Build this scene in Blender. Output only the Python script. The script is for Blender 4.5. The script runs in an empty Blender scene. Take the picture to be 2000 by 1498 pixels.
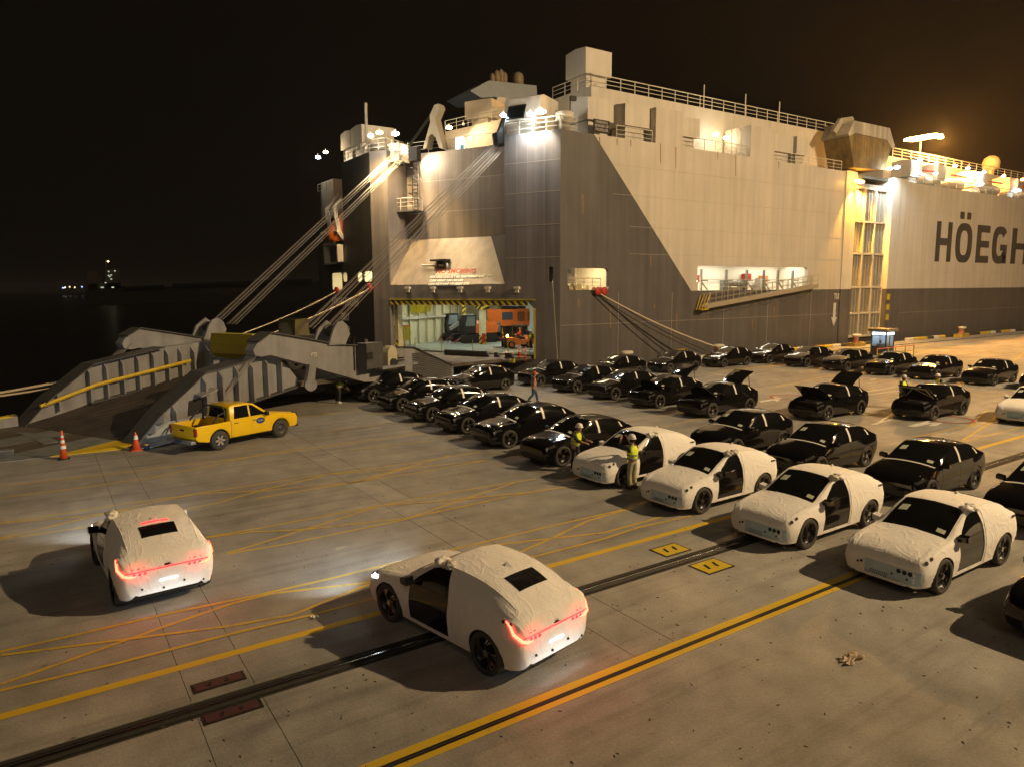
import bpy, bmesh, math, random
import numpy as np
from mathutils import Vector, Matrix
random.seed(7)
rad = math.radians
S = bpy.context.scene
COL = S.collection
# ------------------------------------------------------------------ camera, night sky, flood light, exposure
H = 6.5                                   # drone height over the quay
F_PX = 1390.0
def cam_axes(pitch, yaw, roll):
    p, a, r = map(rad, (pitch, yaw, roll))
    fw = Vector((math.sin(a)*math.cos(p), math.cos(a)*math.cos(p), -math.sin(p)))
    rt = Vector((math.cos(a), -math.sin(a), 0)); dn = fw.cross(rt)
    return rt*math.cos(r)+dn*math.sin(r), -rt*math.sin(r)+dn*math.cos(r), fw
RT, DN, FW = cam_axes(7.66, 33.776, 0.32)
cd = bpy.data.cameras.new('camera'); cam = bpy.data.objects.new('camera', cd); COL.objects.link(cam)
cd.sensor_width = 36; cd.lens = F_PX*36/2000; cd.clip_start = .1; cd.clip_end = 6000
m = Matrix.Identity(4)
for i in range(3): m[i][0], m[i][1], m[i][2] = RT[i], -DN[i], -FW[i]
m.translation = (0, 0, H); cam.matrix_world = m; S.camera = cam
W = bpy.data.worlds.new('World'); S.world = W; W.use_nodes = True
nt = W.node_tree; bg = nt.nodes['Background']
SKY = nt.nodes.new('ShaderNodeTexSky'); SKY.sky_type = 'NISHITA'; SKY.sun_disc = False
SUN_DIR = Vector((-.55, -.85, .75)).normalized()       # the soft wash of the yard's other floodlights
SKY.sun_elevation = rad(-6); SKY.sun_rotation = math.atan2(SUN_DIR.x, SUN_DIR.y)
mixn = nt.nodes.new('ShaderNodeMix'); mixn.data_type = 'RGBA'; mixn.inputs[0].default_value = .9
mixn.inputs[7].default_value = (.03, .021, .014, 1)     # town glow on a black sky
nt.links.new(SKY.outputs[0], mixn.inputs[6]); nt.links.new(mixn.outputs[2], bg.inputs[0])
bg.inputs[1].default_value = .12
sd = bpy.data.lights.new('sun', 'SUN'); sun = bpy.data.objects.new('sun', sd); COL.objects.link(sun)
sd.energy = .28; sd.angle = rad(35); sd.color = (1, .77, .52)
sun.rotation_euler = SUN_DIR.to_track_quat('Z', 'Y').to_euler()
MAST = Vector((55, -24, 40))              # the yard's high mast, out of the picture; its lamp head is built further down
ml = bpy.data.lights.new('mast_light', 'SPOT'); mlo = bpy.data.objects.new('mast_light', ml); COL.objects.link(mlo)
ml.energy = 215000; ml.color = (1, .70, .37); ml.spot_size = rad(112); ml.spot_blend = .5; ml.shadow_soft_size = .5
mlo.location = MAST; mlo.rotation_euler = (Vector((53, 33, 0))-MAST).to_track_quat('-Z', 'Y').to_euler()
S.view_settings.view_transform = 'Standard'; S.view_settings.look = 'None'
S.view_settings.exposure = 0; S.view_settings.gamma = 1; S.view_settings.use_curve_mapping = False
S.render.engine = 'CYCLES'; S.cycles.use_light_tree = True
S.cycles.max_bounces = 6; S.cycles.sample_clamp_indirect = 3
S.render.resolution_x = 1024; S.render.resolution_y = 766

# ------------------------------------------------------------------ pixels (2000 x 1498) to places
def ray(x, y): return (RT*((x-1000)/F_PX) + DN*((y-749)/F_PX) + FW)
C = Vector((0, 0, H))
def gz(x, y, z=0.):
    d = ray(x, y); return C + d*((z-H)/d.z)
def hy(x, y, Y=46.):                       # on a wall parallel to the quay
    d = ray(x, y); return C + d*(Y/d.y)
def hx(x, y, X=26.53):                     # on a wall square to it
    d = ray(x, y); return C + d*(X/d.x)
A28 = rad(28); WV = Vector((-math.sin(A28), math.cos(A28), 0)); NV = Vector((-math.cos(A28), -math.sin(A28), 0))
C0 = Vector((35.5, 46, 0)); ZV = Vector((0, 0, 1))
def P(s, z, off=0.): return C0 + WV*s + NV*off + ZV*z     # the slanted stern face: along it, up, out of it
def pp(x, y, off=0.):
    d = ray(x, y); q = C0 + NV*off; pt = C + d*(NV.dot(q-C)/NV.dot(d)); return (pt-C0).dot(WV), pt.z
def R(u, s, z): return P(s, z, u)

# ------------------------------------------------------------------ objects
ROOTLOC = {}
def link(o, parent=None):
    COL.objects.link(o)
    if parent is not None:
        o.parent = parent
    return o
def root(name, loc, label, cat, group=None, rz=0.):
    o = bpy.data.objects.new(name, None); COL.objects.link(o)
    o.location = loc; o.rotation_euler = (0, 0, rz); o.empty_display_size = .3
    o['label'] = label; o['category'] = cat
    if group: o['group'] = group
    return o
def tag(o, label, cat, group=None):
    o['label'] = label; o['category'] = cat
    if group: o['group'] = group
    return o
def struct(o): o['kind'] = 'structure'; return o
def world_inv(parent):                     # a part modelled in world coordinates under its thing
    if parent.parent is not None: return Matrix.Identity(4)
    return (Matrix.Translation(parent.location) @ parent.rotation_euler.to_matrix().to_4x4()).inverted()
class MB:
    def __init__(s): s.v = []; s.f = []
    def add(s, vs, fs):
        b = len(s.v); s.v += [tuple(v) for v in vs]; s.f += [tuple(i+b for i in f) for f in fs]; return s
    def box(s, c, sz, rot=None):
        c = Vector(c); h = Vector(sz)/2; vs = []
        for x in (-1, 1):
            for y in (-1, 1):
                for z in (-1, 1):
                    d = Vector((x*h.x, y*h.y, z*h.z))
                    if rot is not None: d = rot @ d
                    vs.append(c+d)
        return s.add(vs, [(0,1,3,2),(4,6,7,5),(0,4,5,1),(2,3,7,6),(0,2,6,4),(1,5,7,3)])
    def b2(s, a, b):                       # box between two corners
        a = Vector(a); b = Vector(b); return s.box((a+b)/2, [abs(x) for x in (b-a)])
    def obox(s, o, ex, ey, ez):            # box from an origin and three edges
        o, ex, ey, ez = map(Vector, (o, ex, ey, ez)); vs = []
        for i in (0, 1):
            for j in (0, 1):
                for k in (0, 1): vs.append(o+ex*i+ey*j+ez*k)
        return s.add(vs, [(0,1,3,2),(4,6,7,5),(0,4,5,1),(2,3,7,6),(0,2,6,4),(1,5,7,3)])
    def tube(s, pts, r, n=6, cap=True, closed=False):
        pts = [Vector(p) for p in pts]; k = len(pts); rings = []
        rr = r if isinstance(r, (list, tuple)) else [r]*k
        for i, p in enumerate(pts):
            t = (pts[min(i+1, k-1)]-pts[max(i-1, 0)]).normalized()
            a = Vector((0, 0, 1)) if abs(t.z) < .9 else Vector((1, 0, 0))
            u = t.cross(a).normalized(); w = t.cross(u)
            rings.append([p+u*math.cos(q*2*math.pi/n)*rr[i]+w*math.sin(q*2*math.pi/n)*rr[i] for q in range(n)])
        vs = [v for g in rings for v in g]; fs = []
        for i in range(k-1):
            for q in range(n): fs.append((i*n+q, i*n+(q+1) % n, (i+1)*n+(q+1) % n, (i+1)*n+q))
        if cap: fs += [tuple(range(n))[::-1], tuple((k-1)*n+q for q in range(n))]
        return s.add(vs, fs)
    def lathe(s, prof, c=(0,0,0), axis='z', n=16, cap=True):   # prof: (radius, height)
        c = Vector(c); vs = []; fs = []
        for r, h in prof:
            for q in range(n):
                a = q*2*math.pi/n; x, y = r*math.cos(a), r*math.sin(a)
                d = {'z': (x, y, h), 'y': (x, h, y), 'x': (h, x, y)}[axis]; vs.append(c+Vector(d))
        for i in range(len(prof)-1):
            for q in range(n): fs.append((i*n+q, i*n+(q+1) % n, (i+1)*n+(q+1) % n, (i+1)*n+q))
        if cap: fs += [tuple(range(n))[::-1], tuple((len(prof)-1)*n+q for q in range(n))]
        return s.add(vs, fs)
    def prism(s, poly, d):                 # poly: 3D points of a flat outline, pushed along d
        poly = [Vector(p) for p in poly]; d = Vector(d); n = len(poly)
        vs = poly+[p+d for p in poly]
        fs = [tuple(range(n))[::-1], tuple(range(n, 2*n))]+[(i, (i+1) % n, n+(i+1) % n, n+i) for i in range(n)]
        return s.add(vs, fs)
    def mesh(s, name, mat, smooth=False):
        me = bpy.data.meshes.new(name); me.from_pydata(s.v, [], s.f)
        bm = bmesh.new(); bm.from_mesh(me); bmesh.ops.recalc_face_normals(bm, faces=bm.faces); bm.to_mesh(me); bm.free()
        for mm in (mat if isinstance(mat, (list, tuple)) else [mat] if mat else []): me.materials.append(mm)
        if smooth:
            for p in me.polygons: p.use_smooth = True
        return me
    def build(s, name, mat, parent=None, smooth=False, world=True, loc=None):
        o = bpy.data.objects.new(name, s.mesh(name, mat, smooth)); link(o, parent)
        if parent is not None and world: o.matrix_parent_inverse = world_inv(parent)
        if loc is not None: o.location = loc
        return o
def smooth_by_angle(o, ang=35):
    me = o.data; bm = bmesh.new(); bm.from_mesh(me)
    for f in bm.faces: f.smooth = True
    for e in bm.edges:
        if len(e.link_faces) == 2 and e.calc_face_angle(0) > rad(ang): e.smooth = False
    bm.to_mesh(me); bm.free(); return o
def obj(name, me, parent=None, loc=(0,0,0), rot=(0,0,0)):
    o = bpy.data.objects.new(name, me); link(o, parent); o.location = loc; o.rotation_euler = rot; return o
def dup(o, parent=None):                   # copies a thing with its parts
    c = o.copy(); COL.objects.link(c); c.parent = parent
    for ch in [x for x in o.children]: dup(ch, c)
    return c
def wall(name, outline, holes, depth, mat, parent):   # flat plate with openings; depth is a vector
    bm = bmesh.new(); loops = []
    for lp in [outline]+list(holes):
        vs = [bm.verts.new(p) for p in lp]; es = [bm.edges.new((vs[i], vs[(i+1) % len(vs)])) for i in range(len(vs))]
        loops.append((vs, es))
    bmesh.ops.triangle_fill(bm, use_beauty=True, edges=[e for _, es in loops for e in es])
    front = list(bm.faces); d = Vector(depth); mp = {}
    for vs, _ in loops:
        for v in vs: mp[v] = bm.verts.new(v.co+d)
    for f in front: bm.faces.new([mp[v] for v in reversed(f.verts)])
    for vs, _ in loops:
        for i in range(len(vs)):
            a, b = vs[i], vs[(i+1) % len(vs)]; bm.faces.new((a, b, mp[b], mp[a]))
    bmesh.ops.recalc_face_normals(bm, faces=bm.faces)
    me = bpy.data.meshes.new(name); bm.to_mesh(me); bm.free(); me.materials.append(mat)
    o = bpy.data.objects.new(name, me); link(o, parent)
    if parent is not None: o.matrix_parent_inverse = world_inv(parent)
    return o
def rrect(p0, ex, ey, r, k=4):             # rounded rectangle as 3D points: corner, two edge vectors
    p0, ex, ey = Vector(p0), Vector(ex), Vector(ey); a, b = ex.length, ey.length; ux, uy = ex/a, ey/b; out = []
    for cx, cy, st in ((a-r, r, -90), (a-r, b-r, 0), (r, b-r, 90), (r, r, 180)):
        for i in range(k+1):
            t = rad(st+90*i/k); out.append(p0+ux*(cx+r*math.cos(t))+uy*(cy+r*math.sin(t)))
    return out
def text(name, s, size, mat, parent, o, ex, ey, sx=1., bold=0., depth=.012, align='LEFT'):
    cu = bpy.data.curves.new(name, 'FONT'); cu.body = s; cu.size = size; cu.offset = bold; cu.extrude = depth; cu.align_x = align
    cu.resolution_u = 3
    t = bpy.data.objects.new(name, cu); COL.objects.link(t); bpy.context.view_layer.update()
    me = bpy.data.meshes.new_from_object(t.evaluated_get(bpy.context.evaluated_depsgraph_get()))
    bpy.data.objects.remove(t); me.name = name
    ex, ey = Vector(ex), Vector(ey); ez = ex.cross(ey); M4 = Matrix.Identity(4)
    for i in range(3): M4[i][0], M4[i][1], M4[i][2] = ex[i]*sx, ey[i], ez[i]
    M4.translation = Vector(o); me.transform(M4); me.materials.clear(); me.materials.append(mat)
    ob = bpy.data.objects.new(name, me); link(ob, parent)
    if parent is not None: ob.matrix_parent_inverse = world_inv(parent)
    return ob
def rail(pts, h, mat, parent, name='railing', n=3, step=1.5, r=.03):   # guard rail along a line of deck points
    mb = MB(); pts = [Vector(p) for p in pts]
    for a, b in zip(pts, pts[1:]):
        for k in range(n): mb.tube([a+ZV*h*(k+1)/n, b+ZV*h*(k+1)/n], r*(1.15 if k == n-1 else .7), 5)
        q = max(1, round((b-a).length/step))
        for i in range(q+1): mb.tube([a.lerp(b, i/q), a.lerp(b, i/q)+ZV*h], r, 5)
    return mb.build(name, mat, parent)

# ------------------------------------------------------------------ materials
def M(name, col, rough=.6, metal=0., var=0., scale=3., bump=0., bscale=40., coat=0., emit=None, es=0., rand=0., streak=0., trans=0., spec=.5):
    m = bpy.data.materials.new(name); m.use_nodes = True; t = m.node_tree; b = t.nodes['Principled BSDF']
    c4 = (*col, 1); b.inputs['Base Color'].default_value = c4; b.inputs['Roughness'].default_value = rough
    b.inputs['Metallic'].default_value = metal; b.inputs['Coat Weight'].default_value = coat; b.inputs['Coat Roughness'].default_value = .04
    b.inputs['Specular IOR Level'].default_value = spec
    if trans: b.inputs['Transmission Weight'].default_value = trans
    if emit: b.inputs['Emission Color'].default_value = (*emit, 1); b.inputs['Emission Strength'].default_value = es
    N, L = t.nodes.new, t.links.new
    if var or bump or rand or streak:
        tc = N('ShaderNodeTexCoord'); cur = None
        if var:
            n1 = N('ShaderNodeTexNoise'); n1.inputs['Scale'].default_value = scale; n1.inputs['Detail'].default_value = 8; n1.inputs['Roughness'].default_value = .65
            L(tc.outputs['Object'], n1.inputs['Vector'])
            cr = N('ShaderNodeMapRange'); cr.inputs[1].default_value = .3; cr.inputs[2].default_value = .7
            cr.inputs[3].default_value = 1-var; cr.inputs[4].default_value = 1+var*.6; L(n1.outputs['Fac'], cr.inputs[0]); cur = cr.outputs[0]
        if streak:
            mp = N('ShaderNodeMapping'); mp.inputs['Scale'].default_value = (1.1, 1.1, .06); L(tc.outputs['Object'], mp.inputs[0])
            n2 = N('ShaderNodeTexNoise'); n2.inputs['Scale'].default_value = 1.4; n2.inputs['Detail'].default_value = 5; L(mp.outputs[0], n2.inputs['Vector'])
            c2 = N('ShaderNodeMapRange'); c2.inputs[1].default_value = .35; c2.inputs[2].default_value = .7; c2.inputs[3].default_value = 1+streak*.3; c2.inputs[4].default_value = 1-streak
            L(n2.outputs['Fac'], c2.inputs[0])
            if cur is None: cur = c2.outputs[0]
            else:
                mm = N('ShaderNodeMath'); mm.operation = 'MULTIPLY'; L(cur, mm.inputs[0]); L(c2.outputs[0], mm.inputs[1]); cur = mm.outputs[0]
        if rand:
            oi = N('ShaderNodeObjectInfo'); c3 = N('ShaderNodeMapRange'); c3.inputs[3].default_value = 1-rand; c3.inputs[4].default_value = 1+rand
            L(oi.outputs['Random'], c3.inputs[0])
            if cur is None: cur = c3.outputs[0]
            else:
                mm = N('ShaderNodeMath'); mm.operation = 'MULTIPLY'; L(cur, mm.inputs[0]); L(c3.outputs[0], mm.inputs[1]); cur = mm.outputs[0]
        if cur is not None:
            vm = N('ShaderNodeVectorMath'); vm.operation = 'SCALE'; vm.inputs[0].default_value = col; L(cur, vm.inputs[3]); L(vm.outputs[0], b.inputs['Base Color'])
        if bump:
            n3 = N('ShaderNodeTexNoise'); n3.inputs['Scale'].default_value = bscale; n3.inputs['Detail'].default_value = 6; L(tc.outputs['Object'], n3.inputs['Vector'])
            bp = N('ShaderNodeBump'); bp.inputs['Strength'].default_value = bump; bp.inputs['Distance'].default_value = .05; L(n3.outputs['Fac'], bp.inputs['Height']); L(bp.outputs[0], b.inputs['Normal'])
    return m
def Mstripe(name, c1, c2, period, direction):     # painted hazard stripes in object space
    m = M(name, c1, .55); t = m.node_tree; N, L = t.nodes.new, t.links.new; b = t.nodes['Principled BSDF']
    tc = N('ShaderNodeTexCoord'); d = N('ShaderNodeVectorMath'); d.operation = 'DOT_PRODUCT'; d.inputs[1].default_value = Vector(direction)/period
    L(tc.outputs['Object'], d.inputs[0]); fr = N('ShaderNodeMath'); fr.operation = 'FRACT'; L(d.outputs['Value'], fr.inputs[0])
    gt = N('ShaderNodeMath'); gt.operation = 'GREATER_THAN'; gt.inputs[1].default_value = .5; L(fr.outputs[0], gt.inputs[0])
    mx = N('ShaderNodeMix'); mx.data_type = 'RGBA'; mx.inputs[6].default_value = (*c1, 1); mx.inputs[7].default_value = (*c2, 1)
    L(gt.outputs[0], mx.inputs[0]); L(mx.outputs[2], b.inputs['Base Color']); return m
def Mworn(name, col, base, thr=.5, scale=2.5):    # thin road paint with the concrete showing through
    m = M(name, col, .7); t = m.node_tree; N, L = t.nodes.new, t.links.new; b = t.nodes['Principled BSDF']
    tc = N('ShaderNodeTexCoord'); n = N('ShaderNodeTexNoise'); n.inputs['Scale'].default_value = scale; n.inputs['Detail'].default_value = 12; n.inputs['Roughness'].default_value = .75
    L(tc.outputs['Object'], n.inputs['Vector']); r = N('ShaderNodeMapRange'); r.inputs[1].default_value = thr-.1; r.inputs[2].default_value = thr+.12; L(n.outputs['Fac'], r.inputs[0])
    mx = N('ShaderNodeMix'); mx.data_type = 'RGBA'; mx.inputs[6].default_value = (*col, 1); mx.inputs[7].default_value = (*base, 1)
    L(r.outputs[0], mx.inputs[0]); L(mx.outputs[2], b.inputs['Base Color']); return m
def Mconcrete(name, col):
    m = M(name, col, .85); t = m.node_tree; N, L = t.nodes.new, t.links.new; b = t.nodes['Principled BSDF']
    tc = N('ShaderNodeTexCoord'); geo = N('ShaderNodeNewGeometry')
    def noise(sc, det, vec=None):
        n = N('ShaderNodeTexNoise'); n.inputs['Scale'].default_value = sc; n.inputs['Detail'].default_value = det; n.inputs['Roughness'].default_value = .62
        L(vec or geo.outputs['Position'], n.inputs['Vector']); return n.outputs['Fac']
    def rng(v, a, bb, c, d):
        r = N('ShaderNodeMapRange'); r.inputs[1].default_value = a; r.inputs[2].default_value = bb; r.inputs[3].default_value = c; r.inputs[4].default_value = d; L(v, r.inputs[0]); return r.outputs[0]
    def mul(a, bb):
        q = N('ShaderNodeMath'); q.operation = 'MULTIPLY'; L(a, q.inputs[0]); L(bb, q.inputs[1]); return q.outputs[0]
    mp = N('ShaderNodeMapping'); mp.inputs['Scale'].default_value = (.12, 1.9, 1); L(geo.outputs['Position'], mp.inputs[0])
    f = mul(rng(noise(.16, 5), .3, .7, .70, 1.2), rng(noise(1.3, 9), .3, .7, .80, 1.15))
    f = mul(f, rng(noise(1.1, 6, mp.outputs[0]), .5, .72, 1.05, .70))                    # tyre scuffs along the quay
    f = mul(f, rng(noise(22, 4), .35, .65, .88, 1.1))
    f = mul(f, rng(noise(2.2, 3), .70, .76, 1.0, .5))                                    # oil spots
    oi = N('ShaderNodeObjectInfo'); f = mul(f, rng(oi.outputs['Random'], 0, 1, .965, 1.03))
    vm = N('ShaderNodeVectorMath'); vm.operation = 'SCALE'; vm.inputs[0].default_value = col; L(f, vm.inputs[3]); L(vm.outputs[0], b.inputs['Base Color'])
    L(rng(noise(.9, 6), .3, .7, .62, .92), b.inputs['Roughness'])
    bp = N('ShaderNodeBump'); bp.inputs['Strength'].default_value = .35; bp.inputs['Distance'].default_value = .03; L(noise(18, 9), bp.inputs['Height']); L(bp.outputs[0], b.inputs['Normal'])
    return m
def creases(m, strength=.5):
    t = m.node_tree; N, L = t.nodes.new, t.links.new; b = t.nodes['Principled BSDF']; tc = N('ShaderNodeTexCoord'); hs = []
    for sc, vec, pw, amp in ((1.5, (1, 1.2, .7), 5, 1.), (3.2, (1.4, 1, .35), 6, .6)):
        mp = N('ShaderNodeMapping'); mp.inputs['Scale'].default_value = vec; L(tc.outputs['Object'], mp.inputs[0])
        n = N('ShaderNodeTexNoise'); n.inputs['Scale'].default_value = sc; n.inputs['Detail'].default_value = 2; n.inputs['Distortion'].default_value = .7; L(mp.outputs[0], n.inputs['Vector'])
        a = N('ShaderNodeMath'); a.operation = 'SUBTRACT'; a.inputs[1].default_value = .5; L(n.outputs['Fac'], a.inputs[0])
        c = N('ShaderNodeMath'); c.operation = 'ABSOLUTE'; L(a.outputs[0], c.inputs[0])
        r = N('ShaderNodeMapRange'); r.inputs[1].default_value = 0; r.inputs[2].default_value = .045; r.inputs[3].default_value = amp; r.inputs[4].default_value = 0; r.interpolation_type = 'SMOOTHSTEP'; L(c.outputs[0], r.inputs[0]); hs.append(r.outputs[0])
    s = N('ShaderNodeMath'); s.operation = 'ADD'; L(hs[0], s.inputs[0]); L(hs[1], s.inputs[1])
    bp = N('ShaderNodeBump'); bp.inputs['Strength'].default_value = strength; bp.inputs['Distance'].default_value = .02; L(s.outputs[0], bp.inputs['Height'])
    for l in list(t.links):
        if l.to_socket == b.inputs['Normal']: L(l.from_socket, bp.inputs['Normal'])
    L(bp.outputs[0], b.inputs['Normal']); return m
CONC = (.30, .285, .255)
conc = Mconcrete('quay_concrete', CONC); joint = M('joint_filler', (.14, .13, .11), .9)
yel = Mworn('yellow_line_paint', (.60, .40, .02), (.3, .25, .12), .66, 3); yel_thin = Mworn('thin_yellow_paint', (.55, .38, .04), (.26, .22, .15), .60, 1.9)
whi = Mworn('white_line_paint', (.62, .6, .55), (.3, .28, .24), .6, 3)
steel_d = M('dark_steel', (.035, .033, .03), .55, .6, .3, 6); steel_r = M('polished_rail_steel', (.55, .53, .5), .22, 1.)
groove = M('rail_groove_grease', (.03, .027, .022), .8, 0, .4, 6)
blackpaint = M('black_car_paint', (.004, .004, .005), .09, 0, coat=.45, rand=.2, spec=.4)
glass_d = M('dark_car_glass', (.006, .007, .008), .05, coat=.6, spec=.7)
trim = M('black_trim', (.012, .012, .013), .5); rubber = M('tyre_rubber', (.045, .043, .04), .8, 0, .3, 8)
rim_d = M('dark_alloy', (.02, .02, .022), .3, .8); rim_l = M('machined_alloy', (.55, .54, .52), .28, 1.)
cover = M('white_cloth_cover', (.80, .78, .75), .75, 0, .05, 1.2, spec=.2); cool_lit_bumper_film = M('cool_light_tint_film', (.42, .56, .66), .35, 0, .12, 3, .3, 7, spec=.5); creases(cover, .26); film = M('white_film', (.75, .73, .68), .45)  # the bumper sheet's pale blue is cool light put into its colour
lamp_glass = M('clear_lamp_glass', (.05, .05, .055), .08, .2, coat=1.); red_glass = M('red_lamp_glass', (.28, .01, .01), .15, coat=1.)
red_on = M('red_tail_light_lit', (.5, .01, .01), .3, emit=(1, .015, .02), es=5.); red_hot = M('brake_light_core', (.6, .1, .05), .3, emit=(1, .07, .035), es=11.)
red_soft = M('red_light_through_cloth', (.6, .2, .2), .6, emit=(1, .08, .09), es=.9)
white_on = M('headlight_lit', (.8, .8, .8), .3, emit=(.8, .92, 1), es=30.)
paper = M('paper', (.62, .66, .52), .7); bagplastic = M('crumpled_clear_film', (.62, .58, .5), .25, 0, .2, 8, .9, 14, coat=.5)
hull_w = M('white_hull_paint', (.56, .51, .44), .45, 0, .09, .22, .22, .55, streak=.13); hull_g = M('grey_hull_paint', (.105, .098, .098), .42, 0, .14, .35, .25, .5, streak=.24)
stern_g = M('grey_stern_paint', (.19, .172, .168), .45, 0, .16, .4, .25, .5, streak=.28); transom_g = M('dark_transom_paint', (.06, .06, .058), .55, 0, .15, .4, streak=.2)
pocket_c = M('stern_pocket_paint', (.24, .20, .165), .5, 0, .12, .5, .08, .7, streak=.28)
plate_c = M('cream_stern_plate', (.31, .25, .185), .5, 0, .1, .6, streak=.3); seam = M('weld_seam', (.36, .32, .28), .5)
ship_w = M('white_superstructure', (.57, .53, .46), .5, 0, .06, .6, streak=.12); rail_w = M('white_railing_paint', (.66, .62, .54), .5)
letter_d = M('dark_lettering', (.05, .048, .05), .6, 0, .15, 2); letter_w = M('pale_lettering', (.55, .53, .48), .6, 0, .2, 3)
ramp_g = M('grey_ramp_steel', (.27, .27, .275), .55, 0, .2, .9, streak=.25); ramp_d = M('ramp_edge_dark', (.07, .07, .068), .65, 0, .25, 2)
ramp_deck = M('worn_ramp_deck', (.105, .088, .07), .7, .1, .5, .8, .3, 9); ramp_plate = M('scraped_plate', (.25, .26, .245), .5, .3, .35, 2.2, .2, 9)
yel_steel = M('yellow_steel_paint', (.62, .43, .02), .5, 0, .18, 3); yel_dull = M('yellow_bumper', (.42, .36, .03), .55, 0, .12, 2)
haz = Mstripe('hazard_stripes', (.62, .47, .03), (.02, .02, .02), .62, -WV+ZV); haz_post = Mstripe('hazard_post', (.62, .47, .03), (.02, .02, .02), .5, WV*.8+ZV)
rope_m = M('mooring_rope', (.55, .46, .32), .85, 0, .2, 9, .4, 30); cable_m = M('steel_cable', (.33, .30, .26), .5, .4); blk = M('matt_black', (.012, .012, .012), .7)
red_p = M('red_paint', (.42, .03, .02), .5, 0, .15, 4); orange_p = M('orange_machine_paint', (.62, .14, .02), .45, 0, .12, 3)
# ------------------------------------------------------------------ quay, rails, paint, water
QE = 44.15                                 # quay edge
quay = struct(MB().b2((-70, -70, -6), (330, QE, -.03)).build('quay', joint))
def slab(x0, x1, y0, y1):
    g = .004; mb = MB(); a, b = (x0+g, y0+g), (x1-g, y1-g); e = .004
    mb.add([(a[0], a[1], -.05), (b[0], a[1], -.05), (b[0], b[1], -.05), (a[0], b[1], -.05),
            (a[0], a[1], -e), (b[0], a[1], -e), (b[0], b[1], -e), (a[0], b[1], -e),
            (a[0]+e, a[1]+e, 0), (b[0]-e, a[1]+e, 0), (b[0]-e, b[1]-e, 0), (a[0]+e, b[1]-e, 0)],
           [(0,1,5,4), (1,2,6,5), (2,3,7,6), (3,0,4,7), (4,5,9,8), (5,6,10,9), (6,7,11,10), (7,4,8,11), (8,9,10,11), (3,2,1,0)])
    mb.build('slab', conc, quay)
YS = [(-70, -14), (-14, 8.26), (8.66, 11.12), (11.62, 26.6), (26.6, 41.1), (41.6, QE)]
xs = [-70]
k = -6
while xs[-1] < 120:
    a = 1.6+6.8*k
    if a > -70: xs += [a, a+.98]
    k += 1
xs += [200, 330]
for y0, y1 in YS:
    for x0, x1 in zip(xs, xs[1:]):
        if y0 < -10 and x1 < 100: continue
        slab(x0, x1, y0, y1)
    if y0 < -10: slab(-70, 116, y0, y1)
def rail_line(y, nm):
    b = MB().b2((-70, y-.25, -.06), (330, y+.25, -.025)).build('rail_groove', groove); struct(b)
    r = MB().prism([(-70, y-.035, -.05), (-70, y-.03, .006), (-70, y-.02, .012), (-70, y+.02, .012), (-70, y+.03, .006), (-70, y+.035, -.05)], (400, 0, 0)).build('crane_rail', steel_r); struct(r)
    for q in (-.13, .13): struct(MB().b2((-70, y+q-.012, -.05), (330, y+q+.012, -.012)).build('rail_clip_strip', steel_d))
rail_line(11.36, 'near'); rail_line(41.35, 'far')
chan = struct(MB().b2((-70, 8.26, -.04), (330, 8.66, .0)).build('cable_channel', conc))
struct(MB().b2((-70, 8.385, -.01), (330, 8.49, .004)).build('cable_slot', steel_d))
struct(MB().b2((-70, 8.43, -.01), (330, 8.445, .008)).build('cable_slot_lip', rubber))
def line(pts, w, mat, z=.004, name='painted_line'):
    mb = MB(); pts = [Vector((p[0], p[1], 0)) for p in pts]; L = []; Rr = []
    for i, p in enumerate(pts):
        t = (pts[min(i+1, len(pts)-1)]-pts[max(i-1, 0)]).normalized(); n = Vector((-t.y, t.x, 0))*w/2
        L.append(p+n+ZV*z); Rr.append(p-n+ZV*z)
    n = len(pts); mb.add(L+Rr, [(i, i+1, n+i+1, n+i) for i in range(n-1)])
    return struct(mb.build(name, mat))
for y, w in ((8.575, .165), (8.325, .125), (12.86, .2)): line([(-70, y), (330, y)], w, yel, .004, 'yellow_line')
line([(44, 36.6), (330, 36.6)], .18, yel, .004, 'yellow_line'); line([(60, 39.4), (330, 39.4)], .15, yel, .0042, 'yellow_line')
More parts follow.
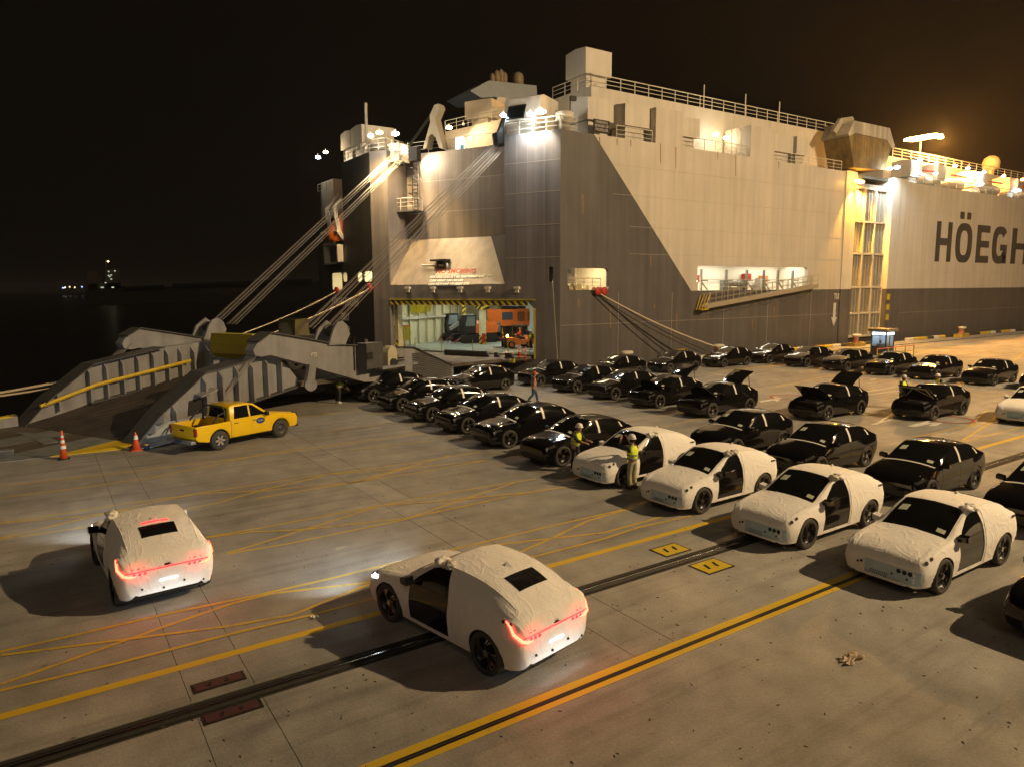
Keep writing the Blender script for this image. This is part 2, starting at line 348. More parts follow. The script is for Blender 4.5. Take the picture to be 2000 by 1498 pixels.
THIN = [[(0,950),(140,934),(297,915),(420,901),(595,878)], [(0,972),(175,950),(297,932),(402,911),(507,888)],
 [(0,1021.5),(227,986),(350,969),(472,950),(630,927),(797,905),(937,882)], [(0,1051),(157,1014),(297,981),(385,964),(525,957),(700,941),(797,914),(955,898)],
 [(0,1022),(160,1008),(297,990),(350,997),(420,983),(518,955),(630,930)], [(0,1053),(190,1026),(350,997)],
 [(402,1049),(525,1028),(700,995),(745,987),(885,961),(1046,935)], [(402,1050),(490,1039),(595,1034),(710,1021),(797,1012),(1025,963),(1119,949)],
 [(444,1080),(525,1056),(622,1026),(745,987),(850,980),(1025,962)], [(444,1081),(560,1062),(787,1015),(913,972),(1018,938)],
 [(500,973),(675,944),(790,914),(878,889)], [(640,926),(797,914),(955,898)], [(675,944),(815,923),(955,898)],
 [(500,889),(710,861),(860,842)], [(682,879),(850,860)], [(570,814),(745,797)], [(585,816),(640,808),(745,795)], [(640,842),(724,832),(804,818)], [(560,800),(690,783),(760,777)],
 [(640,1131),(741,1106),(937,1060),(1060,1031),(1216,995)], [(937,1067),(1000,1060),(1180,1040),(1296,1008)], [(1006,1082),(1080,1050),(1148,1017),(1240,990)],
 [(1024,1092),(1180,1052),(1246,1030),(1350,1007)],
 [(0,1273),(152,1239),(315,1201),(494,1164),(640,1131)], [(0,1280),(266,1246),(445,1223),(570,1201),(733,1136)], [(0,1337),(152,1284),(323,1223),(456,1178),(532,1159),(733,1136)],
 [(0,1349),(228,1296),(448,1239),(608,1201),(733,1168)],
 [(1370,731),(1527,713)], [(1160,742),(1260,722)], [(1290,835),(1420,805)], [(1560,820),(1640,800)], [(1880,860),(1935,825),(1960,790)], [(1780,855),(1900,830),(2000,805)], [(1895,830),(1930,800)], [(1850,870),(2000,833)], [(1500,760),(1600,738),(1720,715)], [(1960,720),(2000,690)]]
for i, l in enumerate(THIN): line([gz(x, y) for x, y in l], .088 if l[0][1] > 760 else .11, yel_thin, .0045+.0009*(i % 9), 'thin_yellow_line')
WH = [[(1688,766),(1758,754)], [(1688,772),(1758,763)], [(1688,811),(1741,802)], [(1710,829),(1743,808)], [(1703,829),(1741,820)], [(1300,712),(1420,735)], [(1700,743),(1712,740)], [(1123,934),(1180,920)]]
for i, l in enumerate(WH): line([gz(x, y) for x, y in l], .11, whi, .0125+.0006*i, 'white_line')
for pts in ([(1771,832),(1812,822),(1818,822),(1812,826),(1842,825),(1828,832),(1812,832),(1821,827),(1786,834)], [(1483,783),(1511,779),(1512,775),(1527,778),(1518,784),(1512,782),(1486,786)]):
    q = [gz(*p)+ZV*.013 for p in pts]; struct(MB().add(q, [tuple(range(len(q)))]).build('white_arrow', whi))
for x, y in ((1855, 819), (1540, 776)):                                   # red painted rings
    c = gz(x, y); line([c+Vector((math.cos(a), math.sin(a), 0))*1.0 for a in [i*math.pi/12 for i in range(25)]], .16, Mworn('red_ring_paint', (.35, .05, .03), (.25, .2, .15), .58), .014, 'red_ring')
# striped kerb on the quay edge: every painted block is a piece
kerb = struct(MB().b2((-70, QE-.42, -.4), (330, QE-.02, 0.005)).build('kerb', conc))
ky, kb, kw = M('kerb_yellow', (.55, .38, .03), .7, 0, .25, 3), M('kerb_black', (.03, .03, .03), .7, 0, .3, 3), M('kerb_white', (.6, .58, .52), .7, 0, .25, 3)
def kme(mt): return MB().prism([(0, -.2, 0), (0, .2, 0), (0, .2, .3), (0, -.12, .3), (0, -.2, .22)], (1.48, 0, 0)).mesh('kerb_block', mt)
kms = [kme(ky), kme(kb), kme(kw)]
i = 0; x = 46.
while x < 215:
    if not (78 < x < 84):
        me = kms[(0, 1, 2, 0, 1, 2, 1)[i % 7] if i % 2 == 0 else 1 if i % 4 == 1 else 0]
        o = obj('kerb_block', me, kerb, (x, QE-.22, .005)); o.scale = (.93+.1*random.random(), 1, .95+.1*random.random())
    x += 1.52; i += 1
water = struct(MB().add([(-3000, -200, -3.4), (4000, -200, -3.4), (4000, 5000, -3.4), (-3000, 5000, -3.4)], [(0, 1, 2, 3)]).build('water', M('harbour_water', (.004, .005, .005), .28, bump=.5, bscale=.5)))
# hatches beside the rail
hatch_m = Mworn('hatch_yellow', (.58, .42, .02), (.2, .16, .08), .64, 5)
def hatch(name, x0, x1, y0, y1, mat, label):
    r = root(name, ((x0+x1)/2, (y0+y1)/2, 0), label, 'hatch')
    MB().b2((x0-.05, y0-.05, -.02), (x1+.05, y1+.05, .006)).build('frame', steel_d, r)
    MB().b2((x0, y0, 0), (x1, y1, .014)).build('cover_plate', mat, r)
    for q in (.32, .68):
        c = Vector((x0+(x1-x0)*q, (y0+y1)/2, .02)); MB().box(c, (.05, (y1-y0)*.42, .014), Matrix.Rotation(-.3, 3, 'Z')).build('lifting_slot', blk, r)
hatch('quay_hatch', 12.35, 13.15, 11.74, 12.25, hatch_m, 'worn yellow hatch cover on the ship side of the crane rail')
hatch('quay_hatch', 12.37, 13.17, 10.43, 10.99, hatch_m, 'worn yellow hatch cover on the open side of the crane rail')
redpad = Mworn('red_pad_paint', (.065, .02, .017), (.075, .06, .05), .6, 4)
hatch('tie_down_socket', 1.72, 2.46, 11.88, 12.1, redpad, 'faded red tie-down socket on the ship side of the crane rail')
hatch('tie_down_socket', 1.69, 2.48, 10.88, 11.1, redpad, 'faded red tie-down socket on the open side of the crane rail')
# litter
def scrap(x, y, sx, sy, mat, label, hgt=.05, n=7, seed=1):
    rnd = random.Random(seed); c = gz(x, y); mb = MB(); vs = []
    for i in range(n+1):
        for j in range(n+1):
            vs.append((c.x+sx*(i/n-.5)*(1+.4*math.sin(j*1.7)), c.y+sy*(j/n-.5)*(1+.5*math.sin(i*1.3)), .012+rnd.random()*hgt))
    mb.add(vs, [(i*(n+1)+j, (i+1)*(n+1)+j, (i+1)*(n+1)+j+1, i*(n+1)+j+1) for i in range(n) for j in range(n)])
    return tag(mb.build('litter', mat), label, 'litter')
scrap(1662, 1288, .42, .2, M('torn_packing_paper', (.34, .25, .15), .5, 0, .4, 9), 'crumpled brown plastic scrap lying on open concrete', .06)
scrap(615, 1207, .13, .1, paper, 'small crumpled paper lying beside the yellow line', .05, 4, 2)
scrap(667, 1070, .3, .12, M('pale_scrap', (.42, .42, .33), .8), 'flattened pale scrap between the thin yellow lines', .01, 4, 3)
leafm = M('debris_dark', (.06, .045, .03), .9, rand=.5)
rnd = random.Random(5); mb = MB()
for i in range(900):
    x = rnd.uniform(-1, 30)
    y = rnd.uniform(3.5, 26) if i % 3 else rnd.uniform(3.8, 12)
    q = rnd.uniform(.008, .028); a = rnd.random()*6.28
    ax, ay = math.cos(a)*q*1.8, math.sin(a)*q*1.8; bx, by = -math.sin(a)*q*.7, math.cos(a)*q*.7; h = rnd.uniform(.005, .018)
    mb.add([(x+ax, y+ay, .004), (x+bx, y+by, .004), (x-ax, y-ay, .004), (x-bx, y-by, .004), (x, y, .004+h)], [(0,1,4), (1,2,4), (2,3,4), (3,0,4)])
g = mb.build('grit', leafm); g['kind'] = 'stuff'; g['label'] = 'scattered grit and tiny debris on the concrete'
fm = root('floodlight_mast', (MAST.x, MAST.y, 0), 'tall lattice-topped floodlight mast standing behind the parked rows', 'light mast')
MB().tube([(MAST.x, MAST.y-.6, 0), (MAST.x, MAST.y-.6, MAST.z+1)], [.45, .18], 12).build('pole', ramp_g, fm, True)
MB().lathe([(.3, 0), (1.5, .1), (1.5, .25), (.3, .35)], (MAST.x, MAST.y-.6, MAST.z+.6), n=16).build('head_ring', ramp_g, fm)
for k in range(6):
    a = k*math.pi/3; c = Vector((MAST.x+1.4*math.cos(a), MAST.y-.6+1.4*math.sin(a), MAST.z+.45)); MB().box(c, (.6, .5, .35)).build('lamp_head', steel_d, fm)
# bollards on the quay edge
boll_m = M('bollard_paint', (.36, .13, .05), .6, 0, .3, 4); boll_t = M('bollard_top_paint', (.62, .56, .47), .6, 0, .2, 5)
def bollard(x, label, face=1):
    r = root('bollard', (x, QE-.75, 0), label, 'bollard', 'mooring bollards along the quay edge')
    MB().b2((x-1.05, QE-1.4, 0), (x+1.05, QE-.44, .36)).build('plinth', M('yellow_plinth', (.42, .28, .05), .8, 0, .4, 2), r)
    MB().lathe([(.42, .36), (.36, .42), (.28, .62), (.29, .9), (.33, 1.0)], (x, QE-.85, 0), n=18).build('post', boll_m, r, True)
    mb = MB(); prof = [(.30, 1.0), (.42, 1.03), (.46, 1.14), (.42, 1.25), (.3, 1.29)]; mb.lathe(prof, (0, 0, 0), n=18)
    mb.v = [(x+v[0]*1.35+.16*face, QE-.85+v[1]*.95, v[2]) for v in mb.v]; mb.build('cap', boll_t, r, True)
bollard(16., 'rusty bollard with cream cap by the bending worker and the ramp')
bollard(40.2, 'rusty cream-topped bollard at the stern corner of the hull')
bollard(51.5, 'cream-topped bollard where the pale hawser is made fast')
bollard(73.8, 'rusty cream-topped bollard on the kerb by the guard booth')
bollard(97.5, 'orange bollard with white cap on the striped kerb beyond the guard booth')
bollard(131., 'farthest orange bollard with white cap on the striped kerb')
bollard(-5, 'bollard holding the long stern ropes beside the ramp tip')
# ------------------------------------------------------------------ the car carrier
ship = root('car_carrier_ship', (60, 62, 0), 'huge white and grey car carrier moored at the quay with its stern door open', 'ship')
EX, EZ, EY = Vector((1, 0, 0)), Vector((0, 0, 1)), Vector((0, 1, 0))
def sp(x, y, s):
    d = ray(x, y); q = C0+WV*s; return C + d*(WV.dot(q-C)/WV.dot(d))
def pbox(mb, x0, y0, x1, y1, off, depth):          # box with its front on a plane parallel to the stern face
    s0, z0 = pp(x0, y1, off); s1, z1 = pp(x1, y0, off); _, z0 = pp((x0+x1)/2, y1, off); _, z1 = pp((x0+x1)/2, y0, off)
    return mb.obox(P(s0, z0, off), WV*(s1-s0), ZV*(z1-z0), -NV*depth)
def hbox(mb, x0, y0, x1, y1, Y, depth):
    a = hy(x0, y1, Y); b = hy(x1, y0, Y); za = hy((x0+x1)/2, y1, Y).z; zb = hy((x0+x1)/2, y0, Y).z
    return mb.b2((a.x, Y, za), (b.x, Y+depth, zb))
def lamp(p, col, power, aim=None, ang=120, es=60, r=.16, parent=ship, name='flood_light', blend=.6):
    p = Vector(p); b = MB().lathe([(.02, -.12), (r, -.1), (r*1.25, .0), (r, .1), (.02, .12)], p, n=10).build(name, M('lamp_lens', (.8, .8, .8), .4, emit=col, es=es), parent, True)
    a = Vector(aim) if aim else None
    MB().tube([p+ZV*.1, p+ZV*.35], .04, 5).build('lamp_bracket', rail_w, b)
    if not power: return
    ld = bpy.data.lights.new('lamp_light', 'SPOT' if aim else 'POINT'); lo = bpy.data.objects.new('lamp_light', ld); COL.objects.link(lo)
    ld.energy = power; ld.color = col; ld.shadow_soft_size = .12
    q = p.copy()
    if a:
        d = (a-p).normalized(); ld.spot_size = rad(ang); ld.spot_blend = blend; lo.rotation_euler = d.to_track_quat('-Z', 'Y').to_euler(); q = p+d*(r*1.5)
    else: q = p-ZV*(r*1.6)
    lo.location = q; return lo
WARM, COOL, SOD, NEUT = (1, .72, .38), (.78, .92, 1), (1, .50, .12), (1, .88, .68)
HT = 18.8; ZB = -5
def hp(x, z, y=46.): return Vector((x, y, z))
dia0 = hy(1160, 263).x; dia1 = hy(1350, 569).x; ZG = 6.1
open1 = rrect(hp(36.25, 6.25), EX*4.45, EZ*1.8, .35); open2 = rrect(hp(51.55, 6.12), EX*17.0, EZ*2.3, .3)
XT = 74.6
wall('hull_plating', [hp(35.5, ZB), hp(XT, ZB), hp(XT, ZG), hp(dia1, ZG), hp(dia0, HT-.02), hp(35.5, HT)], [open1], EY*.35, hull_g, ship)
wall('hull_plating', [hp(dia1+.002, ZG+.002), hp(XT, ZG+.002), hp(XT, HT), hp(dia0, HT)], [open2], EY*.35, hull_w, ship)
XR0, XR1 = 87.4, 235.
MB().b2((XR0, 46, ZB), (XR1, 60, ZG)).build('hull_plating', hull_g, ship); MB().b2((XR0, 46, ZG+.003), (XR1, 60, HT-.2)).build('hull_plating', hull_w, ship)
mb = MB()
for z in (9.3, 11.6, 14.2, 16.6): mb.b2((43 if z < 13 else 41, 45.985, z), (XT, 46.0, z+.022))
for z in (3.4,): mb.b2((35.6, 45.99, z), (XT, 46, z+.022))
for x in (41.8, 48.3, 55.4, 62.1, 69.4): mb.b2((x, 45.986, -2), (x+.03, 46, 6.0))
for z in (8.1, 12.1, 15.5, 3.2): mb.b2((XR0, 45.99, z), (XR1, 46, z+.022))
mb.build('weld_seam', M('hull_seam', (.42, .38, .32), .5), ship)
rust = M('rust_streak', (.30, .17, .06), .8, 0, .35, 3)
for x, y0, y1 in ((1138, 380, 420), (1271, 500, 522), (1320, 288, 330), (1171, 268, 280), (1205, 272, 284), (1790, 590, 620), (1232, 274, 287), (1290, 281, 320), (1402, 297, 312), (1437, 303, 345), (1521, 316, 330), *((1130+i*47+(i*53 % 19), 585+(i*17 % 40), 600+(i*41 % 60)) for i in range(9))):
    a = hy(x, y0); b = hy(x, y1); MB().prism([(a.x-.05, 45.99, a.z), (a.x+.06, 45.99, a.z), (b.x+.04, 45.99, b.z), (b.x-.03, 45.99, b.z)], (0, .008, 0)).build('rust_streak', rust, ship)
# --- slanted stern face with the door and the pocket for the stowed ramp
front = [P(0, ZB), P(0, HT), P(5.05, HT), P(5.05, 6.8), P(17.15, 6.8), P(17.15, HT), P(19.05, HT), P(19.05, ZB)]
door = [P(2.37, .6), P(17.2, .6), P(17.2, 5.35), P(2.95, 5.35), P(2.37, 4.75)]
slot = rrect(P(1.05, 6.9), -WV*.42, EZ*1.25, .15)
wall('stern_plating', front, [door, slot], -NV*.5, stern_g, ship)
MB().obox(P(5.05, 6.8, -.5), -WV*5.0, ZV*12, -NV*2.6).build('stern_pillar', stern_g, ship)
MB().obox(P(17.15, 6.8, -.5), WV*1.9, ZV*12, -NV*2.6).build('stern_pillar', stern_g, ship)
bw = wall('pocket_wall', [P(3.5, 11.0, -3), P(17.2, 11.0, -3), P(17.2, HT, -3), P(3.5, HT, -3)], [], -NV*.3, pocket_c, ship)
MB().add([P(16.6, 11.0, -2.99), P(8.1, 11.0, -2.99), P(5.1, 6.8, -.02), P(17.1, 6.8, -.02)], [(0, 1, 2, 3)]).build('stern_plate', plate_c, ship)
MB().add([P(16.6, 11., -2.98), P(17.15, 11.0, -2.99), P(17.15, 11., -.3), P(17.1, 6.81, -.02)], [(0, 1, 2, 3)]).build('pocket_cheek', pocket_c, ship)
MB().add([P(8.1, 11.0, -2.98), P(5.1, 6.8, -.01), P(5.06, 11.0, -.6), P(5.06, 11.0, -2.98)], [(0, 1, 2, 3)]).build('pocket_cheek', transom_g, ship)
mb = MB()
for z in (8.9, 11.5, 14.1, 16.5): mb.obox(P(0.02, z, .005), WV*5.0, ZV*.05, -NV*.01)
for z in (13.4, 16.2): mb.obox(P(5.1, z, -2.99), WV*12, ZV*.05, -NV*.02)
for s in (1.43, 2.9, 3.9): mb.obox(P(s, 6.9, .006), WV*.02, ZV*11.8, -NV*.01)
for s in (7.2, 9.4, 11.6, 13.8, 15.6): mb.obox(P(s, 11.1, -2.995), WV*.02, ZV*7.6, -NV*.01)
mb.build('weld_seam', seam, ship)
ey = (P(10, 11, -2.99)-P(10, 6.8, -.02)).normalized(); nrm = (-WV).cross(ey)
def plate_pt(x, y):
    d = ray(x, y); q = P(10, 6.8, -.02); return C+d*(nrm.dot(q-C)/nrm.dot(d)) + nrm*.02
notice_w = M('notice_white', (.8, .77, .66), .5); wb = M('notice_board', (.62, .55, .42), .6); nsr = M('red_lettering', (.5, .06, .03), .6)
a, b = plate_pt(850, 539), plate_pt(899, 528)
MB().obox(a-nrm*.01, -WV*((b-a).dot(-WV)), ey*.62, nrm*.012).build('notice_board', wb, ship)
text('notice_text', 'NO SMOKING', .66, nsr, ship, plate_pt(851, 535)+nrm*.01, -WV, ey, 1.0, .012)
for s_, x, y, sz, sx in (('MAX AXLE LOAD 55 T 4M  MAX WEIGHT RAMP 150T', 839, 544, .34, .8), ('CLEAR HEIGHT 2.8M 3.3M 5.0M', 838, 551, .34, .76), ('CLEAR WIDTH RAMP 7.0M HEIGHT 15.2M', 836, 557.5, .34, .68)):
    text('notice_text', s_, sz, notice_w, ship, plate_pt(x, y), -WV, ey, sx, .012); MB().obox(plate_pt(x, y+1.6)-nrm*.012, -WV*(5.6 if y < 545 else 3.6), ey*.07, nrm*.01).build('notice_rule', letter_d, ship)
q = plate_pt(880, 511)
mb = MB(); mb.obox(q, WV*1.6, NV*.9, ZV*.16); mb.obox(q+WV*.1, WV*.12, NV*.8, -ZV*.5); mb.obox(q+WV*.8, WV*.12, NV*.8, -ZV*.5); mb.build('fairlead_bracket', blk, ship)
mb = MB(); mb.tube([q+WV*2.6+NV*.7-ZV*.35, q+WV*.2+NV*.6-ZV*.38], .09, 8); mb.lathe([(.05, 0), (.26, .03), (.26, .2), (.05, .23)], q+WV*.25+NV*.5-ZV*.4, 'x', 12); mb.build('roller', rail_w, ship)
for x in (801, 850, 903, 957, 1014):
    s_, z_ = pp(x, 566); mb = MB(); mb.obox(P(s_, z_-.25, .02), WV*.3, ZV*.5, NV*.22); mb.obox(P(s_-.12, z_+.05, .02), WV*.5, ZV*.18, NV*.3); mb.build('ramp_hook', rail_w, ship)
MB().obox(P(2.95, 5.0, .05), WV*14.2, ZV*.36, -NV*.08).build('hazard_strip', haz, ship)
mb = MB()
mb.obox(P(2.25, 5.42, .0), WV*15.0, ZV*.1, NV*.1); mb.obox(P(2.25, .6, 0), WV*.1, ZV*4.2, NV*.1)
mb.build('door_rim', yel_dull, ship)
# inner frame of the door
MB().obox(P(16.75, .9, -.55), WV*.4, ZV*4.4, -NV*.7).build('door_frame', M('cream_frame', (.5, .43, .26), .6, 0, .15, 2), ship)
MB().obox(P(16.72, .92, -.5), WV*.35, ZV*.75, NV*.02).build('hazard_strip', haz, ship)
# ladder with platform in the pocket
mb = MB()
lx = 16.3
for ds in (0, .55): mb.tube([P(lx-ds, 13.6, -2.7), P(lx-ds, 19.3, -2.7)], .05, 5)
for i in range(18): mb.tube([P(lx, 13.7+i*.31, -2.7), P(lx-.55, 13.7+i*.31, -2.7)], .035, 5)
for i in range(7): mb.tube([P(lx+.1, 14.4+i*.75, -2.7), P(lx+.05, 14.4+i*.75, -2.0), P(lx-.6, 14.4+i*.75, -2.0), P(lx-.65, 14.4+i*.75, -2.7)], .03, 4)
mb.build('ladder', steel_d, ship)
mb = MB(); mb.obox(P(15.2, 13.45, -2.9), WV*3.0, ZV*.12, NV*1.6); mb.build('ladder_platform', ramp_d, ship)
rail([P(18.2, 13.57, -1.4), P(15.3, 13.57, -1.4), P(15.3, 13.57, -2.8)], 1.1, rail_w, ship)
# --- transom with the ship's name and its port of registry
TX = 26.53
def tp(y, z, x=TX): return Vector((x, y, z))
wins = [(649, 668, 533, 567), (670, 678, 533, 551), (698, 707, 532, 551), (711, 727, 530, 551)]
holes = []
for x0, x1, y0, y1 in wins:
    a, b = hx(x0, y1), hx(x1, y0); holes.append(rrect(tp(b.y+.02, a.z), EY*(a.y-b.y-.1), EZ*(b.z-a.z), .28))
T1 = 62.87
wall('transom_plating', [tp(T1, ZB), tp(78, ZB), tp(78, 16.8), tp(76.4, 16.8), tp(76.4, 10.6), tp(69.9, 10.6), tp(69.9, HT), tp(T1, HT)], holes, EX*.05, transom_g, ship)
MB().b2((29.2, 69.7, 10), (29.5, 78, 17)).build('boat_recess', M('recess_red', (.22, .07, .05), .6, 0, .2, 1), ship)
MB().b2((26.95, 69.9, 10.2), (29.2, 76.4, 10.6)).build('boat_deck', transom_g, ship)
name_w = M('white_name_paint', (.85, .83, .77), .6, 0, .12, 3)
text('ship_name', 'HÖEGH JEDDAH', 1.15, name_w, ship, tp(70.35, 4.75, TX-.01), -EY, EZ, .86, .035, align='CENTER')
text('ship_port', 'OSLO', 1.1, name_w, ship, tp(70.4, 3.25, TX-.01), -EY, EZ, .8, .02, align='CENTER')
text('ship_number', 'IMO 9673381', .55, name_w, ship, tp(70.4, 2.3, TX-.01), -EY, EZ, .8, .01, align='CENTER')
# lifeboat in its recess, with davit
lb = MB(); pr = [(.1, -3.0), (.75, -2.6), (1.15, -1.4), (1.2, 0), (1.15, 1.4), (.8, 2.5), (.1, 3.0)]
lb.lathe(pr, (0, 0, 0), 'x', 12); rt_ = Matrix.Rotation(rad(-38), 3, 'Y')
lb.v = [tuple(Vector((27.9, 71.4, 13.2)) + rt_ @ Vector((v[0], v[1], v[2]*1.1))) for v in lb.v]; lb.build('lifeboat', orange_p, ship, True)
mb = MB()
for y in (70.3, 72.6):
    mb.tube([(27.5, y, 10.7), (26.2, y, 12.0), (25.9, y+.3, 14.5), (27.2, y, 16.2)], [.22, .25, .25, .18], 6)
mb.tube([(25.9, 70.0, 12.2), (25.7, 74.2, 12.2)], .14, 6)
mb.build('lifeboat_davit', rail_w, ship)
mb = MB(); a = hx(648, 470); mb.b2((25.9, 70.2, 9.0), (26.5, 70.5, 11.2)); mb.b2((25.9, 74.0, 9.0), (26.5, 74.3, 11.2)); mb.b2((25.9, 70.2, 10.9), (26.5, 74.3, 11.2)); mb.b2((25.9, 70.2, 9.0), (26.5, 74.3, 9.15)); mb.build('boat_platform', ship_w, ship)
# --- lit rooms behind the openings
room_w = M('lit_room_paint', (.78, .74, .62), .6, 0, .05, 1); room_fl = M('room_floor', (.3, .22, .12), .7)
def room(o, ex, ey_, ez, mat=room_w, floor=room_fl, front=False):   # five inward faces; ey_ is depth
    o, ex, ey_, ez = map(Vector, (o, ex, ey_, ez))
    MB().add([o, o+ex, o+ex+ey_, o+ey_], [(0, 1, 2, 3)]).build('room_floor', floor, ship)
    v = [o, o+ex, o+ex+ey_, o+ey_]; v += [p+ez for p in v]
    MB().add(v, [(0, 3, 7, 4), (3, 2, 6, 7), (2, 1, 5, 6), (4, 5, 6, 7)]).build('room_wall', mat, ship)
def area(p, sx, sy, col, power, rot=(0, 0, 0)):
    ld = bpy.data.lights.new('ceiling_light', 'AREA'); ld.shape = 'RECTANGLE'; ld.size = sx; ld.size_y = sy; ld.energy = power; ld.color = col
    lo = bpy.data.objects.new('ceiling_light', ld); COL.objects.link(lo); lo.location = p; lo.rotation_euler = rot; return lo
def tube_light(a, b, col=(1, .95, .85), es=9):
    MB().tube([a, b], .06, 6).build('fluorescent_tube', M('tube_glow', (.9, .9, .9), .4, emit=col, es=es), ship)
room((35.95, 46.36, 5.7), EX*5.6, EY*5, EZ*3.0); area((38.6, 48.4, 8.6), 4, 2, (1, .76, .40), 330); tube_light((37, 47.4, 8.55), (40.4, 47.4, 8.55))
room((51.3, 46.36, 5.7), EX*17.6, EY*3.4, EZ*3.1); area((56, 47.9, 8.7), 7, 1.8, (1, .93, .74), 300); area((65, 47.9, 8.7), 7, 1.8, (1, .93, .74), 300)
for x in (54, 60, 66): tube_light((x-1.2, 47.6, 8.66), (x+1.2, 47.6, 8.66))
room(tp(77.2, 5.7, TX+.07), -EY*14, EX*3.2, EZ*3.2); area((28.3, 70, 8.7), 2, 11, (1, .86, .5), 520)
room(P(.45, 6.6, -.52), WV*1.1, -NV*1.4, ZV*2.3); tube_light(P(.6, 8.6, -.8), P(1.3, 8.6, -.8), (1, .85, .5), 20)
# things in the mooring rooms
mb = MB()
for x in (37.4, 38.8): mb.lathe([(.5, 0), (.22, .1), (.22, .6), (.5, .7)], (x, 47.7, 6.3), 'x', 12)
mb.b2((37.2, 47.3, 5.7), (39.8, 48.2, 6.05)); mb.build('mooring_winch', M('winch_cream', (.55, .48, .33), .6), ship)
MB().b2((39.0, 50.4, 6.9), (40.0, 51.0, 7.5)).build('fire_box', red_p, ship)
rail([(36.3, 46.15, 6.27), (39.9, 46.15, 6.27)], .95, M('yellowed_rail', (.45, .38, .2), .6), ship, step=.9)
for x in (39.25, 39.95): MB().lathe([(.16, -.35), (.34, -.32), (.34, -.2), (.18, -.1), (.18, .1), (.34, .2)], (x, 45.98, 6.15), 'y', 14).build('fairlead', red_p, ship, True)
mb = MB()
for x in (53.0, 56.6, 59.7, 62.4, 64.7, 67.2):
    mb.b2((x, 46.8, 6.1), (x+.18, 47.0, 8.1)); mb.obox((x+.05, 46.85, 7.0), EX*1.0, EY*.1, ZV*.1); mb.tube([(x+.1, 46.9, 7.0), (x+1.1, 46.9, 6.1)], .07, 5)
mb.build('stanchion', M('stanchion_grey', (.2, .19, .16), .6), ship)
for x, z, m_ in ((54.6, 6.9, red_p), (62.4, 7.1, red_p), (65.2, 6.9, M('orange_ring', (.6, .2, .06), .6))): MB().b2((x, 48.9, z), (x+.7, 49.6, z+.7)).build('fire_box', m_, ship)
MB().b2((52.1, 48.0, 6.1), (53.9, 49.4, 7.5)).build('covered_reel', M('tarpaulin', (.1, .12, .13), .7), ship)
MB().b2((64.2, 48.6, 6.1), (65.2, 49.3, 7.3)).build('control_cabinet', M('cabinet_grey', (.33, .31, .27), .6), ship)
mb = MB(); mb.b2((56.8, 46.9, 6.1), (59.6, 47.6, 6.4)); mb.tube([(57.0, 47.2, 6.75), (59.3, 47.2, 6.75)], .28, 10); mb.b2((56.6, 46.9, 6.1), (57.0, 47.6, 7.1)); mb.b2((59.2, 46.9, 6.1), (59.6, 47.6, 7.1)); mb.build('gangway_winch', M('winch_grey', (.2, .2, .18), .6, 0, .2, 4), ship)
rail([(51.7, 46.2, 6.15), (68.4, 46.2, 6.15)], 1.0, M('pale_rail', (.5, .47, .38), .6), ship, r=.02)
lamp((51.95, 46.7, 7.0), (1, .86, .6), 60, es=60, r=.22)
# accommodation ladder slung under the big opening
gw = M('gangway_alloy', (.42, .36, .27), .5, .3, .15, 3)
ga, gb = Vector((52.0, 45.55, 4.45)), Vector((69.3, 45.55, 6.3)); gd = gb-ga
gang = MB()
for y in (45.1, 45.75): gang.obox((ga.x, y, ga.z), gd, EY*.08, ZV*.38)
for i in range(30): gang.obox(ga.lerp(gb, i/30)+Vector((0, -.42, .12)), EY*.66, EX*.28, ZV*.04)
gang.build('gangway', gw, ship)
mb = MB()
for y in (45.12, 45.78):
    for i in range(21): q = ga.lerp(gb, .02+.97*i/20); q.y = y; mb.tube([q+ZV*.3, q+ZV*1.35], .028, 4)
    for h in (.8, 1.32): mb.tube([Vector((ga.x, y, ga.z+h)), Vector((gb.x, y, gb.z+h))], .022, 4)
mb.build('gangway_rail', gw, ship)
mb = MB()
for y in (45.1, 45.8): mb.tube([(52.3, y, 4.5), (51.3, y, 4.3), (51.9, y, 5.7)], .045, 5); mb.tube([(51.7, y, 4.4), (52.4, y, 5.8)], .045, 5)
mb.box((51.7, 45.45, 4.36), (1.0, .8, .06)); mb.build('gangway_foot', yel_steel, ship)
mb = MB()
for k in range(5):
    x0 = 52.5+k*3.1; pts = [(x0+t*4.2, 45.5, (4.5+1.85*(x0+t*4.2-52)/17.3)-.75*math.sin(t*math.pi)-.1*math.sin(9*t+k)) for t in [i/10 for i in range(11)]]; mb.tube(pts, .02, 4)
mb.build('safety_net', blk, ship)
# --- side ramp tower
fin = M('fin_paint', (.6, .55, .45), .5, 0, .1, 1); corr = M('side_ramp_paint', (.34, .31, .25), .5, 0, .15, .8, streak=.25); corr_l = M('side_ramp_rib', (.5, .45, .35), .5, 0, .15, 1)
for x0, x1, yf in ((74.6, 75.9, 45.85), (75.92, 76.95, 46.05), (84.0, 85.75, 45.85), (85.77, 87.4, 45.95)):
    MB().b2((x0, yf, ZG), (x1, 48, HT+.1)).build('tower_fin', ship_w if x0 > 80 else fin, ship); MB().b2((x0, yf+.004, ZB), (x1, 48, ZG-.003)).build('tower_fin', hull_g, ship)
MB().b2((76.95, 46.9, ZB), (84.0, 47.2, 18)).build('side_ramp_panel', corr, ship)
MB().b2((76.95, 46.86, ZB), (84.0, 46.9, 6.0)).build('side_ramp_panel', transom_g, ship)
for c_ in range(4): MB().b2((77.0+c_*2.3-.02, 46.4, .6), (77.0+c_*2.3+.2, 46.9, 17.6)).build('side_ramp_post', corr_l, ship)
for c_ in range(3):
    for k_ in range(3):
        x = 77.5+c_*2.3+k_*.6; MB().prism([(x, 46.9, .6), (x+.08, 46.62, .6), (x+.26, 46.62, .6), (x+.34, 46.9, .6)], ZV*17).build('side_ramp_rib', corr, ship)
